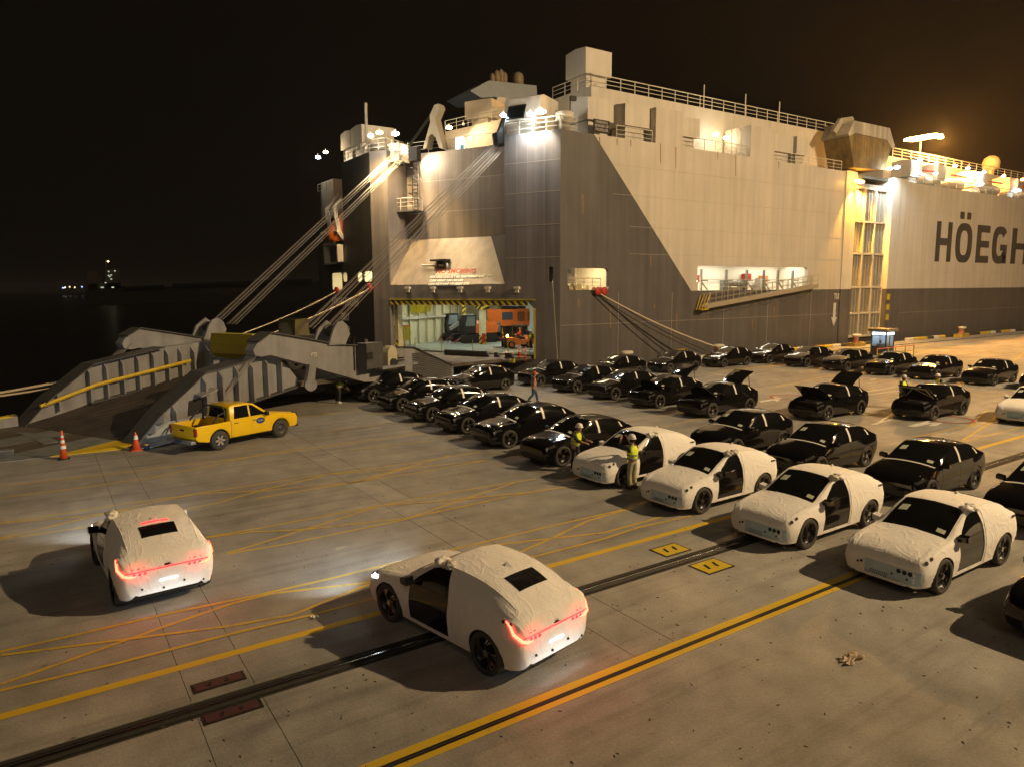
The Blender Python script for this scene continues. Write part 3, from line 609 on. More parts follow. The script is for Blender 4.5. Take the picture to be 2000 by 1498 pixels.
for z in (.55, 3.2, 6.2, 10.0, 13.6, 17.3): MB().b2((76.96, 46.42, z), (84.0, 46.88, z+.22)).build('side_ramp_beam', corr_l, ship)
def hprism(mb, px, Y, d): return mb.prism([hy(x, y, Y) for x, y in px], (0, d, 0))
hprism(MB(), [(1659,268),(1671,261),(1733,276),(1741,290),(1727,333),(1668,328)], 45.2, 3).build('tower_hopper', M('hopper_brown', (.26, .19, .08), .7, 0, .35, 1.2, streak=.4), ship)
hprism(MB(), [(1657,262),(1668,236),(1738,251),(1748,286),(1742,290),(1733,275),(1671,260.5),(1659,267)], 45.25, 3.2).build('tower_head', M('grimy_white', (.5, .45, .36), .6, 0, .2, 1, streak=.4), ship)
mb = MB()
for i in range(11):
    a = hy(1673+i*5.6, 264+i*1.3, 45.18); b = hy(1671+i*5.5, 300+i*1, 45.18); mb.obox(b, EX*.09, EY*.05, ZV*(a.z-b.z))
mb.build('hopper_rib', rust, ship)
mb = MB(); mb.tube([hy(1627, 262, 46.4), hy(1641, 238, 46.4), hy(1662, 235, 46.4)], .38, 6); mb.tube([hy(1627, 262, 47.4), hy(1641, 238, 47.4), hy(1662, 235, 47.4)], .38, 6); mb.build('hoist_arm', M('arm_paint', (.4, .35, .26), .6, 0, .2, 2), ship)
text('hull_mark', 'TUG', .9, letter_w, ship, hy(1628.5, 585, 45.98), EX, EZ, .7, .02)
a = hy(1631, 592, 45.97); MB().prism([(a.x-.25, 45.985, a.z), (a.x+.25, 45.985, a.z), (a.x+.25, 45.985, a.z-1.6), (a.x+.55, 45.985, a.z-1.6), (a.x, 45.985, a.z-2.6), (a.x-.55, 45.985, a.z-1.6), (a.x-.25, 45.985, a.z-1.6)], (0, .012, 0)).build('hull_mark', letter_w, ship)
for z in (2.4, 3.6, 4.8): MB().b2((84.2, 45.8, z), (84.8, 45.84, z+.7)).build('hull_mark', yel_dull, ship)
# --- big company lettering
def lbox(mb, x0, x1, z0, z1): mb.b2((x0, 45.965, z0), (x1, 45.995, z1))
def ring(mb, x0, x1, z0, z1, st, a0=0, a1=360, n=40, sz=None):
    cx, cz, rx, rz = (x0+x1)/2, (z0+z1)/2, (x1-x0)/2, (z1-z0)/2; sz = sz or st*.8; o = []; i_ = []
    for k in range(n+1):
        t = rad(a0+(a1-a0)*k/n); c, s_ = math.cos(t), math.sin(t); e = .72
        f = lambda q: math.copysign(abs(q)**e, q)
        o.append((cx+rx*f(c), cz+rz*f(s_))); i_.append((cx+(rx-st)*f(c), cz+(rz-sz)*f(s_)))
    vs = [(x, 45.965, z) for x, z in o]+[(x, 45.965, z) for x, z in i_]+[(x, 45.995, z) for x, z in o]+[(x, 45.995, z) for x, z in i_]; m_ = n+1
    fs = []
    for k in range(n): fs += [(k, k+1, m_+k+1, m_+k), (k, k+1, 2*m_+k+1, 2*m_+k), (m_+k, m_+k+1, 3*m_+k+1, 3*m_+k)]
    mb.add(vs, fs)
LX = lambda x: hy(x, 475).x
z0, z1 = 9.45, 14.45
def H_(a, b):
    mb = MB(); st = (b-a)*.27; lbox(mb, a, a+st, z0, z1); lbox(mb, b-st, b, z0, z1); lbox(mb, a+st, b-st, z0+2.05, z0+2.95); mb.build('hull_letter', letter_d, ship)
H_(LX(1827.5), LX(1858)); a, b = LX(1866), LX(1898)
mb = MB(); ring(mb, a, b, z0-.05, z1+.05, (b-a)*.27); lbox(mb, a+(b-a)*.17, a+(b-a)*.42, z1+.55, z1+1.45); lbox(mb, a+(b-a)*.58, a+(b-a)*.83, z1+.55, z1+1.45); mb.build('hull_letter', letter_d, ship)
a, b = LX(1907), LX(1932); mb = MB(); st = (b-a)*.33; lbox(mb, a, a+st, z0, z1); lbox(mb, a+st, b, z0, z0+.95); lbox(mb, a+st, b-.1, z0+2.05, z0+2.95); lbox(mb, a+st, b, z1-.95, z1); mb.build('hull_letter', letter_d, ship)
a, b = LX(1938), LX(1967); mb = MB(); ring(mb, a, b, z0-.05, z1+.05, (b-a)*.29, 38, 330); lbox(mb, a+(b-a)*.55, b, z0+1.75, z0+2.6); lbox(mb, b-(b-a)*.27, b, z0, z0+1.75); mb.build('hull_letter', letter_d, ship)
H_(LX(1976), LX(2009))
# --- decks and houses above
_d = lambda p: Vector((p[0], p[1], HT-.05))
wall('weather_deck', [_d(q) for q in ((36.4, 46.5), (234, 46.5), (234, 77.5), (29.6, 77.5), (29.6, 70), (27.1, 69.8), (27.1, 63.4), P(18.7, 0, -.6), P(17.4, 0, -.6), P(17.4, 0, -3.35), P(4.8, 0, -3.35), P(4.8, 0, -.6), P(.6, 0, -.6))], [], -ZV*.25, M('deck_green', (.12, .13, .11), .7), ship)
MB().b2((41.5, 49.5, HT-.05), (78, 72, 23.7)).build('deck_house', ship_w, ship)
rail([(41.5, 55, 23.7), (41.5, 49.55, 23.7), (77.5, 49.55, 23.7)], 1.05, rail_w, ship, step=1.7, r=.04)
def vent(x0, x1, y0, y1, za, zb, zd, parent=ship):
    v = MB(); c = (x0+x1)/2
    v.add([(x0, y0, za), (x1, y0, za), (x1, y1, za), (x0, y1, za), (x0, y0, zb-.15), (x1, y0, zb-.15), (x1, y1, zb-.15), (x0, y1, zb-.15), (x0, (y0+y1)/2, zb), (x1, (y0+y1)/2, zb)],
          [(0,3,2,1), (0,1,5,4), (2,3,7,6), (4,5,9,8), (6,7,8,9), (0,4,8,7,3), (1,2,6,9,5)])
    o = v.build('ventilator', ship_w, parent)
    MB().b2((x0+.35, y0+.35, zd), (x1-.35, y1-.3, za)).build('ventilator_trunk', ship_w, o); return o
vent(38.8, 41.6, 46.7, 49.1, 20.1, 22.0, HT); vent(42.9, 45.75, 46.7, 49.1, 20.1, 22.0, HT); vent(49.3, 52.1, 46.7, 49.1, 20.0, 21.8, HT); vent(62.3, 66.1, 46.7, 49.1, 20.0, 21.8, HT); vent(66.7, 68.7, 46.7, 49.1, 20.0, 21.9, HT)
for x0, x1 in ((45.85, 49.2), (58.5, 62.2)): MB().b2((x0, 46.02, HT), (x1, 49.2, 21.8)).build('vent_casing', hull_w, ship)
vent(41.6, 44.6, 50.4, 53.2, 25.0, 27.3, 23.7)
rail([(46.0+49.3*0+3.4, 46.3, HT), (58.3, 46.3, HT)], 1.05, rail_w, ship); rail([(41.6, 46.3, HT), (45.7, 46.3, HT)], 1.05, rail_w, ship); rail([(62.4, 46.3, HT), (74.2, 46.3, HT)], 1.05, rail_w, ship)
mb = MB(); mb.tube([(57.6, 46.4, HT), (57.6, 46.4, 21.4)], .06, 5); mb.tube([(56.2, 46.4, HT), (56.2, 46.4, 21.2), (56.9, 46.4, 21.8), (57.6, 46.4, 21.2)], .05, 5); mb.build('deck_gallows', rail_w, ship)
sg = MB().b2((38.9, 46.05, 18.95), (40.6, 46.12, 20.0)).build('warning_sign', blk, ship)
for i, t_ in enumerate(('WARNING', 'BEWARE OF', 'PROPELLER')): text('warning_text', t_, .3, letter_w, ship, (39.75, 46.03, 19.7-.3*i), EX, EZ, .9, .0, .004, 'CENTER')
MB().lathe([(.45, 0), (.45, .8), (.75, .85), (.75, 1.5), (.5, 1.6)], (36.6, 46.9, HT), n=14).build('mushroom_vent', ship_w, ship, True)
mb = MB(); mb.tube([(36.9, 46.6, HT+1.5), (36.9, 46.6, HT+2.5)], .05, 5); mb.box((37.1, 46.5, HT+2.6), (.5, .3, .35)); mb.build('search_light', steel_d, ship)
# control cabin over the stern door
s0, _ = pp(992, 265, -1.2); s1, _ = pp(1052, 265, -1.2); zt = pp(1020, 184, -1.2)[1]
c_ = MB(); c_.prism([P(s0, HT, -.6), P(s0, HT+1.0, -.6), P(s0, zt-.2, -1.6), P(s0, zt, -2.2), P(s0, zt, -5), P(s0, HT, -5)], WV*(s1-s0)); c_.build('control_cabin', ship_w, ship)
a = P(s0, 0, 0); c0 = min(s0, s1)+abs(s1-s0)*.60
fr = (P(0, zt-.2, -1.6)-P(0, HT+1.0, -.6)); frn = fr.normalized(); nn = (-WV).cross(frn)
wq = P(c0+1.0, HT+1.0, -.6)+frn*.5+nn*.02
MB().obox(wq, -WV*1.5, frn*1.1, nn*.05).build('cabin_window', glass_d, ship)
mb = MB()
for t_ in (-.08, 1.1): mb.obox(wq+frn*t_+WV*.08, -WV*1.66, frn*.08, nn*.08)
for t_ in (.08, -1.5): mb.obox(wq+WV*t_, -WV*.08, frn*1.18, nn*.08)
mb.build('window_frame', steel_d, ship)
rail([P(0.1, HT, -.15), P(5.0, HT, -.15), P(5.0, HT, -2.9)], 1.05, rail_w, ship, step=1.1, r=.045); rail([P(0.05, HT, -.15), (37.2, 46.12, HT)], 1.05, rail_w, ship, step=1.1)
# houses and gear behind the pocket
hse = M('warm_house_paint', (.58, .5, .38), .5, 0, .1, 1); s0 = pp(870, 285, -7)[0]; s1 = pp(985, 285, -7)[0]
z_a = pp(872, 258, -7)[1]; z_b = pp(985, 232, -7)[1]
MB().prism([P(s0, HT, -7), P(s1, HT, -7), P(s1, z_b, -7), P(s0, z_a, -7)], -NV*5).build('winch_house', hse, ship)
d0, d1 = pp(890, 288, -6.95), pp(907, 257, -6.95)
MB().obox(P(d0[0], HT, -6.93), WV*(d1[0]-d0[0]), ZV*2.0, NV*.02).build('lit_doorway', M('doorway_glow', (.6, .7, .7), .5, emit=(.75, .92, 1), es=1.6), ship)
MB().obox(P(d0[0]*.45+d1[0]*.55, HT, -6.9), WV*(d1[0]-d0[0])*.4, ZV*1.2, NV*.03).build('door_leaf', M('blue_door', (.04, .16, .28), .5), ship)
rail([P(s0, z_a, -7), P(s1, z_b, -7)], 1.0, rail_w, ship, step=1.4); rail([P(16.9, HT, -2.9), P(5.2, HT, -2.9)], 1.0, rail_w, ship, step=2.2, r=.025)
a = pp(908, 235, -8); b = pp(960, 192, -8)
q = P(b[0], 0, -8)
mb = MB(); mb.obox(P(a[0], a[1], -8), WV*(b[0]-a[0]), ZV*(b[1]-a[1]), -NV*2.6); vo = mb.build('ventilator', hse, ship)
MB().obox(P(a[0]+(b[0]-a[0])*.2, HT, -8.3), WV*(b[0]-a[0])*.6, ZV*(a[1]-HT), -NV*2).build('ventilator_trunk', hse, vo)
# funnel
fu = M('funnel_blue_grey', (.22, .26, .30), .5, 0, .1, 1); FY = 66.
def fp(x, y, Y=FY): return hy(x, y, Y)
MB().prism([fp(918, 178), fp(955, 158), fp(1048, 168), fp(1052, 235), fp(985, 240), fp(968, 190), fp(940, 192)], (0, 5, 0)).build('funnel', fu, ship)
for x, yt, r_ in ((962, 143, .28), (971, 137, .34), (979, 135, .34), (986, 141, .3), (1012, 141, .62)):
    a, b = fp(x, yt, FY+2), fp(x, 172, FY+2); MB().lathe([(r_, 0), (r_, (a.z-b.z)*.7), (r_*.75, (a.z-b.z)*.88), (r_*.1, a.z-b.z)], b, n=10).build('exhaust_pipe', M('exhaust_brown', (.26, .2, .13), .6, .2, .2, 2), ship, True)
mb = MB(); a, b = fp(968, 186), fp(985, 240); mb.obox(fp(945, 225), EX*1.6, EY*.2, ZV*.3); mb.build('funnel_brace', fu, ship)
MB().prism([fp(965, 215, 64), fp(972, 190, 64), fp(989, 192, 64), fp(982, 217, 64)], (0, .3, 0)).build('funnel_panel', ship_w, ship)
# A-frame and sheaves for the hoist wires
af = M('gallows_paint', (.45, .4, .3), .55, 0, .12, 1)
def pq(x, y, off): s_, z_ = pp(x, y, off); return P(s_, z_, off)
mb = MB(); mb.prism([pq(848,206,-2), pq(856,203,-2), pq(859,210,-2), pq(850,232,-2), pq(865,290,-2), pq(858,290,-2), pq(850,268,-2), pq(843,262,-2), pq(837,268,-2), pq(833,290,-2), pq(826,290,-2), pq(840,240,-2), pq(839,226,-2)], -NV*.9); mb.build('hoist_gallows', af, ship)
mb = MB(); 
for t_ in (0, .7, 1.4): mb.tube([pq(800, 285, -1.5-t_), pq(838, 230, -2-t_*.5)], .12, 5)
mb.build('gallows_stay', steel_d, ship)
MB().obox(pq(800, 320, -2.2), WV*1.3, ZV*1.6, NV*1.6).build('sheave_box', ship_w, ship)
q = pq(806, 318, -.6); MB().obox(q, -WV*.9, ZV*1.2, NV*.6).build('sheave_box', blk, ship)
mb = MB(); mb.tube([pq(973, 262, -1.2), pq(976, 285, -1.2)], .55, 8); mb.tube([pq(990, 225, -2.2), pq(972, 272, -1.2)], .3, 6); mb.build('sheave_block', blk, ship)
# port side: vents, mast, rails, small house
for x0, x1, y0, y1, Y in ((666, 683, 252, 295, 72.), (686, 706, 240, 296, 70.)):
    a, b = hx(x0, y1, 28.), hx(x1, y0, 28.); vent(28., 31.4, b.y, a.y, a.z, b.z, HT)
mb = MB(); a = hx(716, 262, 28); mb.tube([(28, a.y, HT), (28, a.y, hx(714, 202, 28).z)], .14, 6); mb.build('light_mast', ship_w, ship)
rail([(26.7, 69.5, HT), (26.7, 63., HT), P(19.0, HT, -.2), P(17.3, HT, -.2), P(17.3, HT, -2.8)], 1.1, rail_w, ship, step=1.0, r=.045)
mb = MB(); mb.b2((27.2, 74.2, 14.2), (29.4, 78, 17.9)); mb.build('bridge_wing', hse, ship); rail([(26.7, 77.6, 16.6), (26.7, 73.5, 16.6)], 1.0, rail_w, ship)
# --- far deck gear on the right hull
mb = MB(); mb.b2((88, 49.4, HT-.3), (235, 60, 22.3)); mb.build('deck_house', ship_w, ship)
rail([(90, 49.45, 22.3), (200, 49.45, 22.3)], 1.05, rail_w, ship, step=2.2, r=.045); rail([(87.6, 46.15, HT-.2), (200, 46.15, HT-.2)], 1.05, M('grey_rail', (.3, .27, .2), .6), ship, step=2., r=.035)
for x0, x1 in ((89.6, 92.3), (96, 98.2), (106, 109), (116.5, 119)): vent(x0, x1, 46.9, 49.2, 19.6, 21.7, HT-.2)
for x in (92.9, 100, 110.6, 121):
    l2 = MB(); l2.lathe([(.1, -2.6), (.7, -2.2), (.95, -1), (.95, 1), (.7, 2.2), (.1, 2.6)], (0, 0, 0), 'x', 10); l2.v = [(x+2+v[0], 47.9+v[1]*.9, 19.6+v[2]*.8) for v in l2.v]; l2.build('lifeboat', ship_w, ship, True)
    MB().b2((x, 47.0, 20.5), (x+4, 47.2, 20.65)).build('boat_stripe', red_p, ship)
a = hy(1935, 330, 52); MB().lathe([(.5, -1.4), (.5, -.6), (1.15, -.4), (1.2, .5), (.95, 1.1), (.4, 1.45), (.05, 1.5)], (a.x, 52, a.z+.4), n=14).build('radar_dome', M('dome_cream', (.7, .62, .42), .5), ship, True)
for x in (58.5, 65., 70.8): MB().tube([(x, 52, 23.7), (x, 52, 26.8)], .06, 5).build('aerial', rail_w, ship)
# --- the ship's lit lamps
def hq(x, y, Y): return hy(x, y, Y)
mid = P(9, 12, 2)
def pl(x, y, off): s_, z_ = pp(x, y, off); return P(s_, z_, off)
lamp(pl(1056, 219, .4), NEUT, 3400, P(3.2, 9, 3), 130, 90, .34); lamp(pl(1035, 224, .4), COOL, 1500, P(5, 12, 3), 130, 70, .22); lamp(pl(983, 226, -.6), COOL, 160, P(6.5, 17, -1.5), 90, 40, .2)
lamp(pl(789, 293, -1.4), (1, .80, .55), 3000, P(8.5, 11.0, -2.4), 125, 90, .26)
lamp(hx(772, 262, 26.3), NEUT, 2600, P(17.2, 11, 1.5), 110, 80, .26); lamp(hx(741, 260, 25.8), (1, .62, .2), 7500, P(18.1, 8, .5), 120, 50, .24); lamp(hx(724, 266, 25.4), NEUT, 900, es=50, r=.2)
lamp(pl(877, 250, -5.5), WARM, 700, P(10.5, 18.4, -5.6), 140, 50, .22); lamp(pl(905, 243, -5.0), WARM, 500, P(9, 19.5, -8), 150, 0.5, .1)
lamp(hx(621, 308, 26.6), COOL, 160, es=50, r=.22); lamp(hx(636, 298, 26.6), WARM, 300, es=30, r=.2)
lamp(hq(1398, 264, 48.2), NEUT, 24, es=60, r=.22); lamp(hq(1419, 270, 48.4), WARM, 16, es=40, r=.26)
big = hq(1803, 270, 50.5)
for i in range(4): lamp(big+Vector((i*1.5-2.2, 0, i*.3-.4)), SOD, 0, es=110, r=1.0)
lamp(big+Vector((.3, -1.2, 0)), SOD, 22000, (82, 30, 0), 150, 60, .3); lamp(big+Vector((.6, -1.9, -.2)), (1, .42, .07), 62000, es=60, r=.3)
MB().tube([(big.x, 50.8, 22.3), (big.x, 50.8, big.z-.3)], .12, 6).build('lamp_mast', steel_d, ship)
lamp((77.6, 46.0, 17.9), (1, .46, .05), 20000, (78.6, 46.9, 6), 130, 90, .3); lamp((75.6, 45.2, 17.8), (1, .46, .05), 9000, (75.9, 45.9, 5), 75, 70, .26)
lamp(hq(1737, 330, 44.6), COOL, 2000, (85.2, 45.8, 9), 120, 70, .24); lamp(hq(1752, 328, 44.9), COOL, 1200, (86.5, 45.8, 10), 120, 60, .24)
for x, y, c, e in ((1797,313,COOL,90), (1829,320,NEUT,90), (1796,339,COOL,60), (1827,340,NEUT,60), (1865,325,WARM,30), (1890,330,COOL,90), (1922,337,COOL,90), (1917,360,NEUT,60), (1990,373,COOL,90), (1997,352,SOD,300), (1960,345,WARM,40)): lamp(hq(x, y, 46.5), c, e*.5, es=40, r=.2)
# ------------------------------------------------------------------ the hold seen through the stern door
FL = .9
hold_w = M('hold_cream_paint', (.66, .62, .42), .55, 0, .08, 1); hold_b = M('hold_pale_panel', (.62, .68, .66), .5); hold_f = M('hold_floor', (.34, .40, .38), .28, 0, .25, .5, .1, 4)
MB().add([P(.8, FL, -.3), P(18.6, FL, -.3), P(18.6, FL, -17), P(.8, FL, -17)], [(0, 1, 2, 3)]).build('hold_floor', hold_f, ship)
v = [P(.8, FL, -.52), P(18.6, FL, -.52), P(18.6, FL, -17), P(.8, FL, -17)]; v += [p+ZV*4.75 for p in v]
MB().add(v, [(1, 2, 6, 5), (2, 3, 7, 6), (3, 0, 4, 7), (4, 5, 6, 7)]).build('hold_wall', hold_w, ship)
for i in range(14):
    s_ = 1.5+i*1.25; MB().obox(P(s_, FL, -16.9), WV*.14, ZV*4.7, NV*.18).build('wall_stiffener', hold_w, ship)
for i in range(10): MB().obox(P(18.5, FL, -1.6-i*1.5), -WV*.16, ZV*4.7, -NV*.14).build('wall_stiffener', hold_w, ship)
MB().obox(P(18.45, FL+2.55, -1), -WV*.25, ZV*.2, -NV*15.5).build('wall_pipe', ship_w, ship)
MB().obox(P(9.6, FL+.2, -16.6), WV*4.4, ZV*4.4, NV*.1).build('wall_panel', hold_b, ship)
for s_, o_ in ((14.4, -16.4), (9.0, -16.4), (6.2, -16.4), (3.9, -15), (16.5, -12)): MB().obox(P(s_, FL+2.6, o_), WV*.35, ZV*2.1, NV*.12).build('hazard_post', haz_post, ship)
for s_, o_ in ((5, -5), (11, -5), (15.5, -5), (5, -11), (11, -11), (15.5, -11)):
    MB().obox(P(s_-.6, FL+4.6, o_), WV*1.2, ZV*.06, -NV*.2).build('hold_lamp', M('hold_lamp_glow', (.9, .9, .9), .4, emit=(.95, 1, .85), es=16), ship)
    area(P(s_, FL+4.5, o_), 2.2, 1.2, (.96, 1, .80), 105)
def column(x, y, label_h):
    q = gz(x, y, FL); w_ = .5
    MB().box(q+ZV*2.35, (w_, w_, 4.7)).build('hold_pillar', hold_w, ship)
    MB().box(q+ZV*4.0, (w_+.5, w_+.5, 1.05)).build('hazard_collar', haz_post, ship); MB().box(q+ZV*.45, (w_+.04, w_+.04, .9)).build('hazard_collar', haz_post, ship)
    mb = MB()
    for i in range(9): a = q+Vector((-.28+.05*i, -.31, 1.1+.05*math.sin(i*2))); mb.tube([a, a-ZV*(.9+.1*math.sin(i))], .025, 4)
    mb.build('lashing_straps', red_p, ship)
column(943, 673, 0)
q = gz(812, 660, FL); MB().box(q+ZV*2.35, (.4, .4, 4.7)).build('hold_pillar', M('white_pillar', (.7, .69, .6), .5), ship); MB().box(q+ZV*4.0, (.46, .46, 1.3)).build('hazard_collar', haz_post, ship); MB().box(q+ZV*.6, (.46, .46, 1.2)).build('hazard_collar', haz_post, ship)
scuff = M('floor_scuff', (.05, .055, .055), .5); yl = M('yellow_lashing', (.62, .52, .02), .6, 0, .3, 20); rnd = random.Random(3)
for off0, off1, zt in ((-2.2, -3.0, 4.55), (-4.6, -8.2, 4.55), (-2.0, -4.4, 1.9)):
    mb = MB(); n_ = int(abs(off1-off0)/.09)
    for i in range(n_):
        o_ = off0+(off1-off0)*i/n_; ln = 1.25+.25*rnd.random(); a = P(18.2+.08*rnd.random(), FL+zt, o_); mb.tube([a, a-WV*.12-ZV*ln*.5, a-ZV*ln+NV*.05], .035, 4)
    mb.build('lashing_belts', yl, ship); MB().obox(P(18.4, FL+zt-.05, off0), -WV*.2, ZV*.12, NV*(off1-off0)).build('lashing_rack', red_p, ship)
for (x0, y0, x1, y1) in ((805, 679, 840, 684), (858, 697, 897, 695), (870, 702, 915, 696), (945, 703, 975, 700), (890, 682, 910, 684), (968, 701, 1000, 704)):
    a, b = gz(x0, y0, FL+.005), gz(x1, y1, FL+.005); n = Vector((-(b-a).y, (b-a).x, 0)).normalized()*.12; MB().add([a-n, b-n, b+n, a+n], [(0, 1, 2, 3)]).build('tyre_mark', scuff, ship)
# machines carried in the hold
def excavator(x, y, rz, label, house):
    q = gz(x, y, FL); r = root('excavator', q, label, 'excavator', 'crawler machines lashed in the hold', rz)
    def B(name, mb, mat, sm=False): return mb.build(name, mat, r, sm, world=False)
    for s in (-1, 1):
        pts = []
        for cx, a0 in ((1.75, -90), (-1.75, 90)):
            for i in range(9): t = rad(a0+180*i/8); pts.append((cx+.42*math.cos(t), s*1.05-.27, .45+.42*math.sin(t)))
        B('track', MB().prism(pts, (0, .54, 0)), blk)
        for cx in (1.75, -1.75): B('sprocket', MB().lathe([(.1, -.3), (.34, -.29), (.34, .29), (.1, .3)], (cx, s*1.05, .45), 'y', 12), steel_d)
        B('track_frame', MB().box((0, s*1.05, .45), (3.0, .6, .3)), steel_d)
    B('turntable', MB().lathe([(.8, .7), (.8, 1.0)], n=16), steel_d)
    B('house', MB().prism([(-2.1, -1.2, 1.0), (.4, -1.2, 1.0), (.4, -1.2, 1.9), (-.6, -1.2, 2.2), (-1.9, -1.2, 2.1), (-2.25, -1.2, 1.7)], (0, 2.4, 0)), house)
    B('counterweight', MB().box((-2.35, 0, 1.5), (.35, 2.3, 1.0)), M('counterweight_grey', (.1, .1, .1), .5))
    cab = B('cab', MB().prism([(.3, .1, 1.0), (1.75, .1, 1.0), (1.8, .1, 1.7), (1.5, .1, 2.85), (.35, .1, 2.9)], (0, 1.05, 0)), blk)
    B('window', MB().prism([(.5, 1.153, 1.75), (1.6, 1.153, 1.75), (1.4, 1.153, 2.7), (.5, 1.153, 2.7)], (0, .02, 0)), M('cab_glass', (.14, .2, .22), .1, coat=1.))
    B('window', MB().prism([(.5, .075, 1.75), (1.6, .075, 1.75), (1.4, .075, 2.7), (.5, .075, 2.7)], (0, .02, 0)), M('cab_glass', (.14, .2, .22), .1, coat=1.))
    B('boom', MB().prism([(.3, -.65, 1.3), (1.5, -.65, 2.2), (2.6, -.65, 1.6), (2.5, -.65, 1.3), (1.5, -.65, 1.8), (.6, -.65, 1.0)], (0, .35, 0)), M('boom_grey', (.3, .3, .28), .5))
    mb = MB()
    for s in (-1, 1):
        for xx in (2.0, -2.0): mb.tube([(xx, s*1.05, .7), (xx*1.5, s*1.3, .02)], .03, 4); mb.tube([(xx, s*.8, .6), (xx*1.45, s*.5, .02)], .03, 4)
    B('lashing_chain', mb, M('chain_red', (.3, .08, .09), .6)); return r
excavator(926, 669, rad(178), 'nearest crawler excavator in the hold, its dark cab ahead of an orange engine house', orange_p)
excavator(893, 664, rad(176), 'black-tracked crawler excavator lashed between two others in the hold', M('house_dark', (.05, .06, .07), .4))
excavator(866, 660, rad(175), 'crawler excavator lashed deepest in the hold by the yellow belts', M('house_dark2', (.05, .055, .06), .4))
q = gz(1000, 663, FL); r = root('orange_generator_carrier', q, 'tall orange machine on black tracks behind the forklift in the hold', 'machine', None, rad(5))
MB().b2((-2.4, -1.2, 1.55), (2.4, 1.2, 3.3)).build('housing', orange_p, r, world=False)
MB().prism([(2.4, -1.15, 1.6), (3.3, -1.15, 1.6), (3.3, -1.15, 2.4), (2.6, -1.15, 3.1), (2.4, -1.15, 3.1)], (0, 2.3, 0)).build('nose', orange_p, r, world=False)
for x in (-.2, 1.2):
    MB().b2((x, -1.215, 2.0), (x+1.0, -1.19, 3.0)).build('grille', M('grille_brown', (.2, .06, .02), .6), r, world=False)
for x in (-.6, 1.5): MB().lathe([(.1, 0), (.85, .02), (.9, .2), (.6, .28)], (x+.2, 0, 3.32), n=16).build('cooling_fan', blk, r, True, world=False)
for s in (-1, 1): MB().b2((-2.6, s*1.0-.3, .02), (2.6, s*1.0+.3, .9)).build('track', blk, r, world=False)
MB().b2((-1.8, -.9, .8), (1.8, .9, 1.6)).build('chassis', steel_d, r, world=False); MB().b2((-2.3, -1.25, 2.2), (-.9, -1.2, 3.0)).build('radiator_guard', M('guard_dark', (.05, .06, .08), .5), r, world=False)
def wheel_mesh(r_, w_, mat, n=20): return MB().lathe([(r_*.55, -w_/2), (r_*.93, -w_/2), (r_, -w_*.32), (r_, w_*.32), (r_*.93, w_/2), (r_*.55, w_/2)], (0, 0, 0), 'y', n, False).mesh('tyre', mat, True)
q = gz(1010, 680, FL); fk = root('forklift', q, 'orange forklift truck with lit amber beacon and driver inside the stern door', 'forklift', None, rad(172))
def FB(name, mb, mat, sm=False, p=fk): return mb.build(name, mat, p, sm, world=False)
FB('body', MB().prism([(-1.5, -.6, .35), (1.1, -.6, .35), (1.3, -.6, .9), (1.2, -.6, 1.05), (.2, -.6, .95), (-.2, -.6, .75), (-.7, -.6, .8), (-1.0, -.6, 1.15), (-1.55, -.6, 1.1)], (0, 1.2, 0)), orange_p)
for x, r_ in ((.85, .36), (-.95, .32)):
    for s in (-1, 1):
        o = obj('wheel', wheel_mesh(r_, .26, rubber), fk, (x, s*.56, r_)); FB('hub', MB().lathe([(.02, -.1), (r_*.55, -.1), (r_*.55, .1), (.02, .1)], (0, 0, 0), 'y', 12), orange_p, p=o)
mb = MB()
for x, y in ((.25, -.5), (.25, .5), (-.9, -.5), (-.9, .5)): mb.tube([(x, y, .9), (x*.9, y, 2.05)], .04, 5)
mb.b2((-.95, -.55, 2.03), (.35, .55, 2.1)); FB('overhead_guard', mb, blk)
mb = MB()
for y in (-.3, .3): mb.b2((1.32, y-.05, .1), (1.45, y+.05, 2.1)); mb.b2((1.45, y-.06, .12), (2.3, y+.06, .17))
for z in (.5, 1.2, 2.0): mb.b2((1.33, -.35, z), (1.43, .35, z+.08))
FB('mast', mb, steel_d); FB('seat', MB().b2((-.7, -.3, .8), (-.1, .3, 1.0)), blk)
FB('beacon', MB().lathe([(.1, 0), (.1, .12), (.04, .2)], (1.0, 0, 1.06), n=10), M('amber_beacon', (.8, .4, .1), .4, emit=(1, .42, .04), es=60), True)
bl = bpy.data.lights.new('beacon_light', 'POINT'); bl.energy = 70; bl.color = (1, .42, .05); bl.shadow_soft_size = .1; bo = bpy.data.objects.new('beacon_light', bl); COL.objects.link(bo); bo.location = q+Vector((-1.0, -.15, 1.5))
# ------------------------------------------------------------------ stern ramp
ramp = root('stern_ramp', R(20, 8, 0), 'long folded grey steel stern ramp lowered from the ship onto the quay', 'ramp')
def uprism(poly, s0, s1): return MB().prism([R(u, s0, z) for u, z in poly], WV*(s1-s0))
NS, FS = 3.5, 12.2
def deck(pts, mat, name, t=.25): return MB().prism([R(*p) for p in pts], (0, 0, -t)).build(name, mat, ramp)
dz = lambda u: .82+(1.62-.82)*u/25.5 if u < 25.5 else 1.62-(1.62-.16)*(u-25.5)/9.2
deck([(.05, 2.6, .8), (.05, 16.8, .8), (9, 13.0, dz(9)), (9, 3.6, dz(9))], ramp_deck, 'deck_plate')
for u0, u1 in ((9.03, 17), (17.03, 25.4), (25.5, 30), (30.03, 34.7)): deck([(u0, 3.6, dz(u0)), (u0, 12.8, dz(u0)), (u1, 12.8, dz(u1)), (u1, 3.6, dz(u1))], ramp_deck, 'deck_plate')
